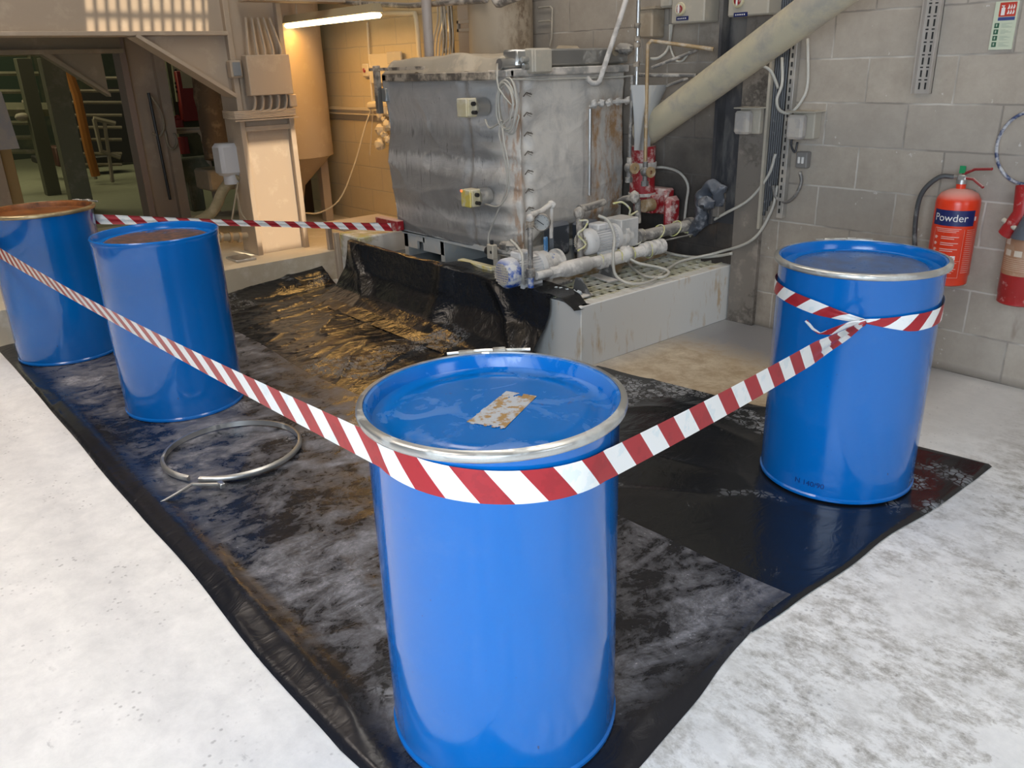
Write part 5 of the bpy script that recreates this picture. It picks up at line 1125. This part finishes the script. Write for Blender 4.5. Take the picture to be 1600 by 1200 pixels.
# ------------------------------------------------------------ yellow corner: lamp, wall fixtures
t = thing('strip_light', tuple(P(520, 35, y=3.75)), 'lit fluorescent strip light glowing in the yellow corner', 'light')
l0 = P(450, 38, y=3.75); l1 = P(590, 20, y=3.75); zl = (l0.z+l1.z)/2 
tube_m, nt, b = new_mat('lamp_diffuser'); setc(nt, b, (1, 0.9, 0.65)); b.inputs['Emission Color'].default_value = (1.0, 0.80, 0.42, 1); b.inputs['Emission Strength'].default_value = 5.0
m = MB(); m.box((l0.x, 3.70, zl-0.035), (l1.x, 3.80, zl+0.005), bev=0.018); m.build('diffuser', tube_m, t)
lampb = plain('lamp_body', (0.46, 0.38, 0.24), 0.6)
m = MB(); m.prism([(l0.x, 3.69, zl+0.005), (l0.x, 3.81, zl+0.005), (l0.x, 3.78, zl+0.07), (l0.x, 3.72, zl+0.07)], (l1.x-l0.x, 0, 0)); m.build('body', lampb, t)
m = MB(); m.tube([(l0.x+0.2, 3.75, zl+0.06), (l0.x+0.2, 3.75, 2.75)], 0.008, 8); m.build('hanger', cream, t); m = MB(); m.tube([(l1.x-0.25, 3.75, zl+0.06), (l1.x-0.25, 3.75, 2.75)], 0.008, 8); m.build('hanger', cream, t)
la = bpy.data.lights.new('strip_light_glow', 'AREA'); la.shape = 'RECTANGLE'; la.size = 1.5; la.size_y = 0.1; la.energy = 11; la.color = (1.0, 0.50, 0.10)
lo = bpy.data.objects.new('strip_light_glow', la); C.objects.link(lo); lo.location = ((l0.x+l1.x)/2, 3.75, zl-0.045)
lo.rotation_euler = (math.radians(0), 0, 0)
for (lx, ly, lz, e_) in ():
    pl = bpy.data.lights.new('lamp_spill', 'POINT'); pl.energy = e_; pl.color = (1.0, 0.60, 0.22); pl.shadow_soft_size = 0.25
    po = bpy.data.objects.new('lamp_spill', pl); C.objects.link(po); po.location = (lx, 3.75, zl+0.12)
ypl = plain('yellow_cream_wall_fitting', (0.56, 0.49, 0.36), 0.6, dust=(0.60, 0.52, 0.38), amt=0.4, scale=6)
a, b2 = P(488, 176, y=4.36), P(604, 161, y=4.36); m = MB(); m.box((a.x, 4.34, a.z-0.0), (b2.x+0.2, 4.385, a.z+0.012)); m.box((a.x, 4.34, a.z+0.045), (b2.x+0.2, 4.385, a.z+0.07))
m.box((a.x, 4.37, a.z), (b2.x+0.2, 4.385, a.z+0.06)); tag(m.build('cable_tray', ypl), 'horizontal cable tray along the yellow-lit wall', 'cable tray')
a, b2 = P(583, 130, y=4.37), P(630, 82, y=4.37); m = MB(); m.box((a.x, 4.35, a.z), (b2.x-0.12, 4.385, b2.z), bev=0.003); tag(m.build('wall_panel', ypl), 'cream flat panel on the yellow-lit wall left of the standpipe', 'panel')
a, b2 = P(608, 100, y=4.35), P(628, 80, y=4.35); m = MB(); m.box((a.x, 4.33, a.z), (b2.x, 4.35, b2.z), bev=0.003); tag(m.build('wall_panel', ltgrey), 'small grey plate overlapping the cream panel', 'panel')
a = P(571, 110, y=4.36); m = MB(); m.box(a - Vector((0.05, 0.01, 0.06)), a + Vector((0.06, 0.02, 0.06)), bev=0.01); tag(m.build('switch_box', ypl), 'small cream switch box beside the conduit on the yellow wall', 'switch')
m = MB(); m.cyl(a + Vector((0, -0.02, 0)), a + Vector((0, -0.01, 0)), 0.02); o = m.build('push_button', redm); o.parent = [q for q in bpy.data.objects if q.name.startswith('switch_box')][0]; o.location = WL[o.name] - WL[o.parent.name]
m = MB(); m.tube([P(574, 35, y=4.36), P(576, 75, y=4.36), P(582, 158, y=4.36)], 0.012, 10); tag(m.build('wall_conduit', ypl), 'thin upright conduit on the yellow wall beside the switch box', 'conduit')
m = MB(); m.tube([P(600, 22, y=4.34), P(640, 22, y=4.34), P(650, 28, y=4.34), P(656, 100, y=4.34)], 0.022, 12, smooth=3); tag(m.build('wall_conduit', ypl), 'wider bent conduit on the yellow wall next to the standpipe', 'conduit')
m = MB()
for k in range(9): m.blob(P(600 + 7*math.sin(k*2.1), 165 + k*7.5, y=4.25), 0.045 + 0.012*math.sin(k*1.7), (1, 0.8, 0.9), 0.7, 12)
m.tube([P(578, 165, y=4.25), P(610, 162, y=4.25)], 0.035, 12); m.tube([P(583, 170, y=4.3), P(578, 242, y=4.3)], 0.006, 6); tag(m.build('wall_valve', ypl, smooth=30), 'dusty cream valve assembly on the yellow wall beside the tank', 'valve')
cable([P(585, 155, y=4.3), P(570, 200, y=4.2), P(552, 262, y=4.05), P(530, 312, y=3.9), P(500, 332, y=3.75), P(476, 333, y=3.6)], 0.007, 'thin cream cable sagging from the yellow wall to the big column', ypl, 8)
a = P(560, 340, z=0.12)
# hopper vessel beyond the column
hz = P(470, 245, y=3.85); m = MB(); hx = P(452, 150, y=3.85).x - 0.10
t = thing('hopper', (hx, 3.75, 0.1), 'tall cream round hopper with a leg beside the yellow wall', 'hopper')
m.lathe([(0.0, 2.74), (0.46, 2.74), (0.46, 0.80), (0.43, 0.79), (0.14, 0.50), (0.10, 0.30), (0, 0.30)], (hx, 3.80, 0.0), seg=48); m.build('vessel', cream, t)
m = MB(); 
q0, q1 = P(512, 330, y=4.15), P(500, 240, y=4.15); m.box((q0.x-0.06, 4.11, 0.10), (q0.x+0.03, 4.2, 0.95), bev=0.004); m.build('leg', cream, t); m = MB(); m.box((hx+0.30, 3.42, 0.10), (hx+0.38, 3.50, 0.95)); m.build('leg', cream, t)
m = MB(); m.box((hx-0.6, 3.5, 0.1), (hx-0.55, 4.3, 2.0)); tag(m.build('shade_panel', plain('painted_shade_brown', (0.10, 0.075, 0.05), 0.8)), 'dark brown panel standing in for the shade behind the hopper', 'panel')  # dark sheet added to paint the shade behind the hopper

# ------------------------------------------------------------ steel frame (columns, beams)
t = thing('steel_column', (-7.05, 3.05, 0.0), 'broad cream steel column with recessed face standing behind the kerb', 'column')
cy0, cy1 = 2.86, 3.35
m = MB(); m.box((-7.22, cy0+0.02, 0.0), (-6.95, cy1-0.02, 2.75)); m.build('web', cream, t)
m = MB(); m.box((-7.22, cy0, 0.0), (-6.90, cy0+0.045, 2.75), bev=0.004); m.box((-7.22, cy1-0.045, 0.0), (-6.90, cy1, 2.75), bev=0.004); m.box((-6.95, cy0+0.04, 1.14), (-6.91, cy1-0.04, 1.18)); m.build('flange', cream, t)
z_b = P(345, 52, x=-6.9).z; yb0 = P(-60, 50, x=-6.9).y
t = thing('steel_beam', (-7.05, 1.8, z_b), 'deep cream steel beam running left from the top of the broad column', 'beam')
m = MB(); m.box((-7.0, yb0-1.0, z_b), (-6.96, cy0, 2.78)); m.build('web', cream, t)
m = MB(); m.box((-7.15, yb0-1.0, z_b-0.015), (-6.87, cy0, z_b+0.015), bev=0.003); m.build('bottom_flange', cream, t)
g0 = P(212, 52, x=-6.9); g1 = P(362, 148, x=-6.9)
m = MB(); m.prism([(-6.99, g0.y, z_b), (-6.99, cy0, z_b), (-6.99, cy0, g1.z)], (0.03, 0, 0)); m.build('haunch', cream, t)
m = MB(); dd = Vector((0, g1.y-g0.y, g1.z-g0.z)).normalized(); nrm = Vector((0, -dd.z, dd.y)); q0 = Vector((-7.08, g0.y-0.0, z_b)); q1 = Vector((-7.08, cy0, g1.z)); m.prism([q0, q1, q1 - nrm*0.028, q0 - nrm*0.028], (0.22, 0, 0)); m.build('haunch_flange', cream, t)
# far shorter beam top right of column
a = P(378, 12, x=-6.85); m = MB(); m.box((-6.9, a.y, 2.13), (-6.70, 3.85, 2.17)); tag(m.build('bracket_plate', cream), 'flat cream bracket plate above the junction boxes on the column', 'bracket')
# boxes on the column
a, b2 = P(388, 150, x=-6.86), P(447, 85, x=-6.86)
t = thing('junction_box', (-6.88, a.y, a.z), 'large cream junction box with cable tails on the broad column', 'junction box')
m = MB(); m.box((-6.90, a.y, a.z), (-6.80, b2.y, b2.z), bev=0.006); m.build('enclosure', cream, t)
m = MB()
for k in range(5):
    m = MB(); y = a.y + 0.05 + (b2.y-a.y-0.1)*k/4; m.tube([(-6.85, y, b2.z), (-6.85, y, b2.z+0.06), (-6.86, y-0.02*k+0.02, b2.z+0.28)], 0.011, 8, smooth=4); m.build("cable_tail", cream, t); m = MB()
    m.tube([(-6.85, y, a.z), (-6.85, y, a.z-0.05), (-6.86, y-0.03, a.z-0.12), (-6.86, y-0.16, a.z-0.135)], 0.011, 8, smooth=4); m.build('cable_tail', cream, t)
a, b2 = P(363, 122, x=-6.86), P(377, 94, x=-6.86); t = thing('push_button_box', (-6.88, a.y, a.z), 'small grey-faced switch box on the column left of the large junction box', 'switch')
m = MB(); m.box((-6.95, a.y, a.z), (-6.86, b2.y, b2.z), bev=0.01); m.build('housing', cream, t)
m = MB(); m.box((-6.862, a.y+0.015, a.z+0.015), (-6.852, b2.y-0.015, b2.z-0.015), bev=0.004); m.build('face', plain('grey_face', (0.22, 0.24, 0.26), 0.4), t)
t = thing('cable_tray', (-6.87, cy0, P(400, 185, x=-6.87).z), 'short horizontal tray of cables strapped across the broad column', 'cable tray')
zt = P(400, 186, x=-6.87).z; m = MB(); m.box((-6.90, cy0-0.06, zt-0.01), (-6.84, cy1+0.02, zt)); m.box((-6.905, cy0-0.06, zt-0.01), (-6.90, cy1+0.02, zt+0.07)); m.build('tray', cream, t)
m = MB()
for k in range(5): m.tube([(-7.1, cy0-0.05, zt+0.015+0.013*k), (-6.86, cy0-0.05, zt+0.012+0.013*k), (-6.86, cy0+0.2, zt+0.010+0.013*k), (-6.86, cy1, zt+0.014+0.012*k)], 0.0075, 6, smooth=3)
m.build('cable', cream, t)
a = P(456, 157, x=-6.88); m = MB(); m.box(a - Vector((0.03, 0.035, 0.05)), a + Vector((0.03, 0.035, 0.05)), bev=0.006); tag(m.build('socket_box', cream), 'tiny cream box on the right edge of the broad column', 'box')
# grey-white box and hose at the left of the column
a = P(355, 250, x=-7.15); m = MB(); m.box((a.x-0.1, a.y-0.09, a.z-0.13), (a.x+0.1, a.y+0.09, a.z+0.14), bev=0.03); m.cyl((a.x+0.02, a.y, a.z-0.20), (a.x+0.02, a.y, a.z-0.12), 0.06); tag(m.build('filter_unit', plain('bluish_white_plastic', (0.46, 0.47, 0.50), 0.5)), 'bluish-white plastic unit on the left side of the broad column', 'filter unit')
m = MB(); m.tube([P(372, 272, x=-7.1), P(350, 295, x=-7.2), P(333, 330, x=-7.3), P(310, 345, x=-7.4), P(290, 350, x=-7.5)], 0.045, 16, smooth=6); tag(m.build('flexible_hose', plain('olive_hose', (0.26, 0.22, 0.13), 0.6, dust=(0.36, 0.30, 0.2), amt=0.4, scale=9)), 'thick olive flexible hose curving down left of the broad column', 'hose')
m = MB(); m.tube([P(372, 285, x=-7.0), P(366, 320, x=-7.0), P(362, 345, x=-7.0)], 0.008, 6, smooth=4); m.tube([P(370, 300, x=-7.0), P(376, 330, x=-7.0), P(385, 345, x=-6.95)], 0.008, 6, smooth=4); tag(m.build('hanging_cable', creamdk), 'two thin cables hanging beside the olive hose', 'cable')
t = thing('floor_pipe', tuple(P(362, 372, x=-6.6)), 'brass-banded pipe on the step behind the second drum', 'pipe')
m = MB(); m.tube([P(330, 372, x=-6.6), P(386, 369, x=-6.6)], 0.032, 14); m.build('tube', creamdk, t)
m = MB(); [m.tube([P(px, 371, x=-6.6), P(px+4, 371, x=-6.6)], 0.043, 14) for px in (343, 358, 372)]; m.build('band', brass, t)
# pieces of timber on the kerb
m = MB(); q = P(372, 404, z=0.24); m.box((q.x-0.1, q.y-0.06, 0.23), (q.x+0.12, q.y+0.10, 0.25), bev=0.003); tag(m.build('metal_plate', galv), 'flat grey plate lying on the cream kerb beside the second drum', 'plate')
# second frame
x2 = -9.0
zb2 = P(100, 81, x=x2).z; cyl_ = P(190, 80, x=x2).y
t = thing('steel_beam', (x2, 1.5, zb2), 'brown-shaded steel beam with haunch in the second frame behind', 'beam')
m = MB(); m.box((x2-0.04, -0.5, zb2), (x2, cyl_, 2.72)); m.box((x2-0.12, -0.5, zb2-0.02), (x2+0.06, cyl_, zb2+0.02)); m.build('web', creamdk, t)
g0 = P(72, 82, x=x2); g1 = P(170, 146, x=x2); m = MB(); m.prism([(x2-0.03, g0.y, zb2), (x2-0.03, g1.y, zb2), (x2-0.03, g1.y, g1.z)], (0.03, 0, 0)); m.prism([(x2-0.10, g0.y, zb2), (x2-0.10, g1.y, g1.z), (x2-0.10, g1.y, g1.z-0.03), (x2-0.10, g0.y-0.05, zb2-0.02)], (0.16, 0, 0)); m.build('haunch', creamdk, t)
def post(base_px, base_py, top_px, top_py, wpx, label, mt, x=None, depth=0.10, name='steel_column'):
    b0 = P(base_px, base_py, z=0.0) if x is None else P(base_px, base_py, x=x)
    dist = (b0 - CP).dot(CF); wd = wpx/FL*dist/0.8; tp = P(top_px, top_py, x=b0.x)
    y = b0.y; z1 = tp.z; z0 = max(0, b0.z if x is not None else 0)
    m = MB(); sk = tp.y - y
    m.box((b0.x-depth, y-wd/2, z0), (b0.x, y+wd/2, max(z1, z0+0.3)), bev=0.005); return tag(m.build(name, mt), label, 'column' if name == 'steel_column' else name.replace('_', ' '))
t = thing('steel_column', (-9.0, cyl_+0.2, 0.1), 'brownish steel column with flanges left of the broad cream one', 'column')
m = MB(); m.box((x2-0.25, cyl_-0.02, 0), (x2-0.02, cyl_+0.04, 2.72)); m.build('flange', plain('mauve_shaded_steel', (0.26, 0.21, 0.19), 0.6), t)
m = MB(); m.box((x2-0.20, cyl_+0.04, 0), (x2-0.10, cyl_+0.30, 2.72)); m.build('web', cream, t)
m = MB(); m.box((x2-0.25, cyl_+0.30, 0), (x2-0.02, cyl_+0.40, 2.72)); m.build('flange', cream, t)
m = MB(); m.box((x2-0.30, cyl_-0.08, 0.10), (x2+0.05, cyl_+0.55, 0.13), bev=0.005); m.build('base_plate', cream, t)
m = MB(); m.tube([P(232, 145, x=x2+0.05), P(266, 312, x=x2+0.05)], 0.015, 8); tag(m.build('black_rod', blackp), 'thin black rod leaning along the brownish column', 'rod')
cable([P(236, 150, x=-8.95), P(250, 172, x=-8.93), P(256, 195, x=-8.93), P(250, 212, x=-8.95), P(238, 208, x=-8.95)], 0.012, 'pale cable loop hanging by the black rod', creamdk, 6)
cable([P(258, 205, x=-8.95), P(262, 225, x=-8.93), P(270, 233, x=-8.93), P(277, 222, x=-8.95), P(272, 208, x=-8.95)], 0.012, 'small pale hose loop right of the black rod', creamdk, 6)
post(133, 330, 90, 90, 24, 'olive steel column standing deep in the hall, right of a pair', olive, depth=0.2)
post(86, 305, 78, 90, 16, 'darker olive steel column deep in the hall, left of a pair', plain('deep_olive', (0.13, 0.13, 0.08), 0.7), depth=0.2)
post(8, 322, -10, 60, 18, 'pinkish cream post at the left edge behind the far drum', cream, x=-9.4)
post(30, 322, 12, 150, 13, 'ochre post at the left edge beside the pinkish one', plain('ochre_steel', (0.36, 0.25, 0.10), 0.6), x=-9.5)
a = P(12, 190, x=-8.6); m = MB(); m.prism([P(-20, 143, x=-8.6), P(2, 143, x=-8.6), P(31, 232, x=-8.6), P(-20, 236, x=-8.6)], (-0.04, 0, 0)); tag(m.build('hanging_plate', plain('grey_plate', (0.28, 0.28, 0.29), 0.6, dust=(0.34, 0.32, 0.30), amt=0.4, scale=6)), 'grey slanted metal plate hanging at the left edge', 'plate')
# shelving / railings deep in the hall
def rails(xd, x0, x1, ys, thk, label, mt, posts=()):
    m = MB()
    for y in ys: m.tube([P(x0, y, x=xd), P(x1, y + 0.0, x=xd)], thk, 6)
    for (a_, b_) in posts: m.tube([P(*a_, x=xd), P(*b_, x=xd)], thk, 6)
    tag(m.build('railing', mt), label, 'railing')
rails(-14.5, -10, 60, (85, 115, 143, 192, 215, 237), 0.035, 'olive horizontal rails across the dark opening at the far left', olive, (((45, 84), (60, 245)),))
m = MB(); m.tube([P(5, 171, x=-14.3), P(97, 171, x=-14.3)], 0.11, 6); tag(m.build('cross_beam', olive), 'thick olive cross beam between the far left columns', 'beam')
rails(-15.0, 104, 190, (122, 142, 160, 180, 199, 218, 240, 257), 0.028, 'pale ladder-like rails behind the haunch in the deep hall', creamdk, (((103, 105), (150, 280)), ((163, 190), (176, 285))))
m = MB(); m.tube([P(104, 104, x=-14.6), P(120, 148, x=-14.6), P(138, 232, x=-14.6), P(150, 275, x=-14.6)], 0.07, 8); tag(m.build('orange_post', plain('orange_paint', (0.42, 0.16, 0.03), 0.6)), 'slanting orange post in front of the pale far rails', 'post')
m = MB(); m.tube([P(146, 185, x=-14.4), P(180, 193, x=-14.4)], 0.04, 6); m.tube([P(147, 186, x=-14.4), P(158, 236, x=-14.4), P(188, 246, x=-14.4)], 0.035, 6); m.tube([P(163, 190, x=-14.4), P(176, 285, x=-14.4)], 0.03, 6); tag(m.build('handrail', creamdk), 'pale bent handrail behind the brownish column', 'railing')
black_b = plain('machine_and_opening_black', (0.018, 0.017, 0.015), 0.6)
def bx(px0, py0, px1, py1, x, dp, name, mt, label, cat, bev=0.02):
    a, b2 = P(px0, py1, x=x), P(px1, py0, x=x); m = MB(); m.box((x-dp, min(a.y, b2.y), min(a.z, b2.z)), (x, max(a.y, b2.y), max(a.z, b2.z)), bev=bev); return tag(m.build(name, mt), label, cat)
bx(92, 228, 112, 261, -15.5, 0.5, 'floor_machine', plain('dark_red_brown', (0.06, 0.02, 0.012), 0.6), 'dark red-brown box on the floor between the far olive columns', 'machine')
bx(143, 241, 192, 258, -16.0, 0.6, 'floor_machine', black_b, 'low black machine on the floor under the pale far rails', 'machine')
bx(58, 243, 75, 256, -16.0, 0.4, 'floor_machine', black_b, 'small black object on the floor at the far left', 'machine')
bx(118, 136, 190, 262, -17.5, 0.1, 'dark_opening', black_b, 'black slab standing in for a dark doorway-like opening behind the pale far rails', 'opening', 0)  # solid slab, darkness of the opening painted as black
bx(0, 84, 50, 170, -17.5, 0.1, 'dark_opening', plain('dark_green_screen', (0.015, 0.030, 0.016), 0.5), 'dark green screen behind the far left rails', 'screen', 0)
m = MB(); m.blob(P(35, 183, x=-14.0), 0.10, (1, 1, 0.6), 0.1); tag(m.build('round_lamp', creamdk), 'small round pale fitting hanging below the thick olive beam', 'fitting')
bx(46, 148, 62, 200, -14.8, 0.2, 'hanging_sack', creamdk, 'pale lumpy sack hanging behind the far left column', 'sack', 0.08)
m = MB(); m.box((-13.3, 4.45, 0), (-13.1, 6.2, 3.2)); struct(m.build('partition', plain('green_partition', (0.07, 0.075, 0.045), 0.8, dust=(0.12, 0.12, 0.07), amt=0.4, scale=2), nosm=True)).name = 'wall_partition'
bx(246, 151, 269, 177, -12.95, 0.15, 'control_box', plain('grey_green_box', (0.26, 0.26, 0.20), 0.5), 'grey-green wall box right of the black rod', 'control box')
t = thing('button_panel', tuple(P(278, 130, x=-13.04)), 'pale strip panel with black buttons hanging by the red cabinet', 'control panel')
q = [P(269, 101, x=-13.04), P(281, 108, x=-13.04), P(286, 160, x=-13.04), P(277, 159, x=-13.04)]
m = MB(); m.prism(q, (-0.06, 0, 0)); m.build('panel', plain('pale_green_panel', (0.36, 0.35, 0.22), 0.5), t)
m = MB()
for (px, py) in ((275, 110), (277, 119), (275, 130), (280, 131), (276, 136), (281, 137), (277, 143), (282, 144)): c = P(px, py, x=-13.02); m.cyl(c - Vector((0.02, 0, 0)), c, 0.018, seg=10)
m.build('button', blackp, t)
redd = plain('shaded_red', (0.22, 0.015, 0.012), 0.5)
t = thing('red_cabinet', tuple(P(298, 150, x=-12.95)), 'dark red cabinet with pale notice behind the steel haunch', 'cabinet')
a, b2 = P(288, 190, x=-12.95), P(310, 110, x=-12.95); m = MB(); m.box((-13.1, a.y, a.z), (-12.95, b2.y, b2.z), bev=0.01); m.build('body', redd, t)
a, b2 = P(286, 138, x=-12.94), P(298, 110, x=-12.94); m = MB(); m.box((-12.95, a.y, a.z), (-12.93, b2.y, b2.z)); m.build('notice', plain('notice', (0.40, 0.36, 0.24), 0.5), t)
m = MB(); c = P(279, 195, x=-13.0); m.cyl(c - Vector((0, 0, 0.10)), c + Vector((0, 0, 0.07)), 0.07, seg=20); m.blob(c + Vector((0, 0, 0.09)), 0.05); tag(m.build('red_canister', redd), 'small dark red canister on the rail below the red cabinet', 'canister')
m = MB(); c = P(286, 225, x=-13.0); m.cyl(c - Vector((0, 0, 0.14)), c + Vector((0, 0, 0.10)), 0.08, seg=20); tag(m.build('red_canister', redd), 'larger dark red canister hanging below the frame rail', 'canister')
m = MB(); m.tube([P(264, 205, x=-9.8), P(310, 203, x=-9.8), P(317, 210, x=-9.8), P(345, 350, x=-9.8)], 0.035, 8); tag(m.build('frame_rail', cream), 'cream tubular frame with a slanting leg left of the broad column', 'frame')
t = thing('motor', tuple(P(295, 300, x=-9.9)), 'dark green electric motor on the floor behind the slanting frame leg', 'motor')
gmot = plain('grey_green_motor', (0.16, 0.18, 0.13), 0.6, dust=(0.26, 0.26, 0.2), amt=0.4, scale=7)
c = P(290, 265, x=-9.9); m = MB(); m.cyl(c + Vector((0, -0.16, 0)), c + Vector((0, 0.24, 0)), 0.14, seg=28); m.build('body', gmot, t)
m = MB(); m.box((c.x-0.12, c.y-0.02, 0.1), (c.x+0.08, c.y+0.14, c.z), bev=0.02); m.build('pedestal', gmot, t)
rusti = plain('rusty_insulation', (0.10, 0.065, 0.035), 0.8, dust=(0.20, 0.14, 0.08), amt=0.3, scale=9, rust=(0.22, 0.12, 0.03), rustamt=0.0, bmp=0.5)
m = MB(); m.tube([P(318, 95, x=-8.4), P(330, 150, x=-8.4), P(338, 200, x=-8.35), P(342, 250, x=-8.3)], [0.13, 0.16, 0.15, 0.13], 20, smooth=4); 
m.v = [tuple(Vector(v) + Vector((nn(v[1]*9, v[2]*9)*0.03, nn(v[0]*9, v[2]*9, 3)*0.03, 0))) for v in m.v]
tag(m.build('insulated_pipe', rusti, smooth=60), 'rust-brown crumbling insulated pipe left of the broad column', 'pipe')
bx(330, 262, 372, 300, -8.3, 0.4, 'floor_block', creamdk, 'cream block on the floor under the rust-brown pipe', 'block')
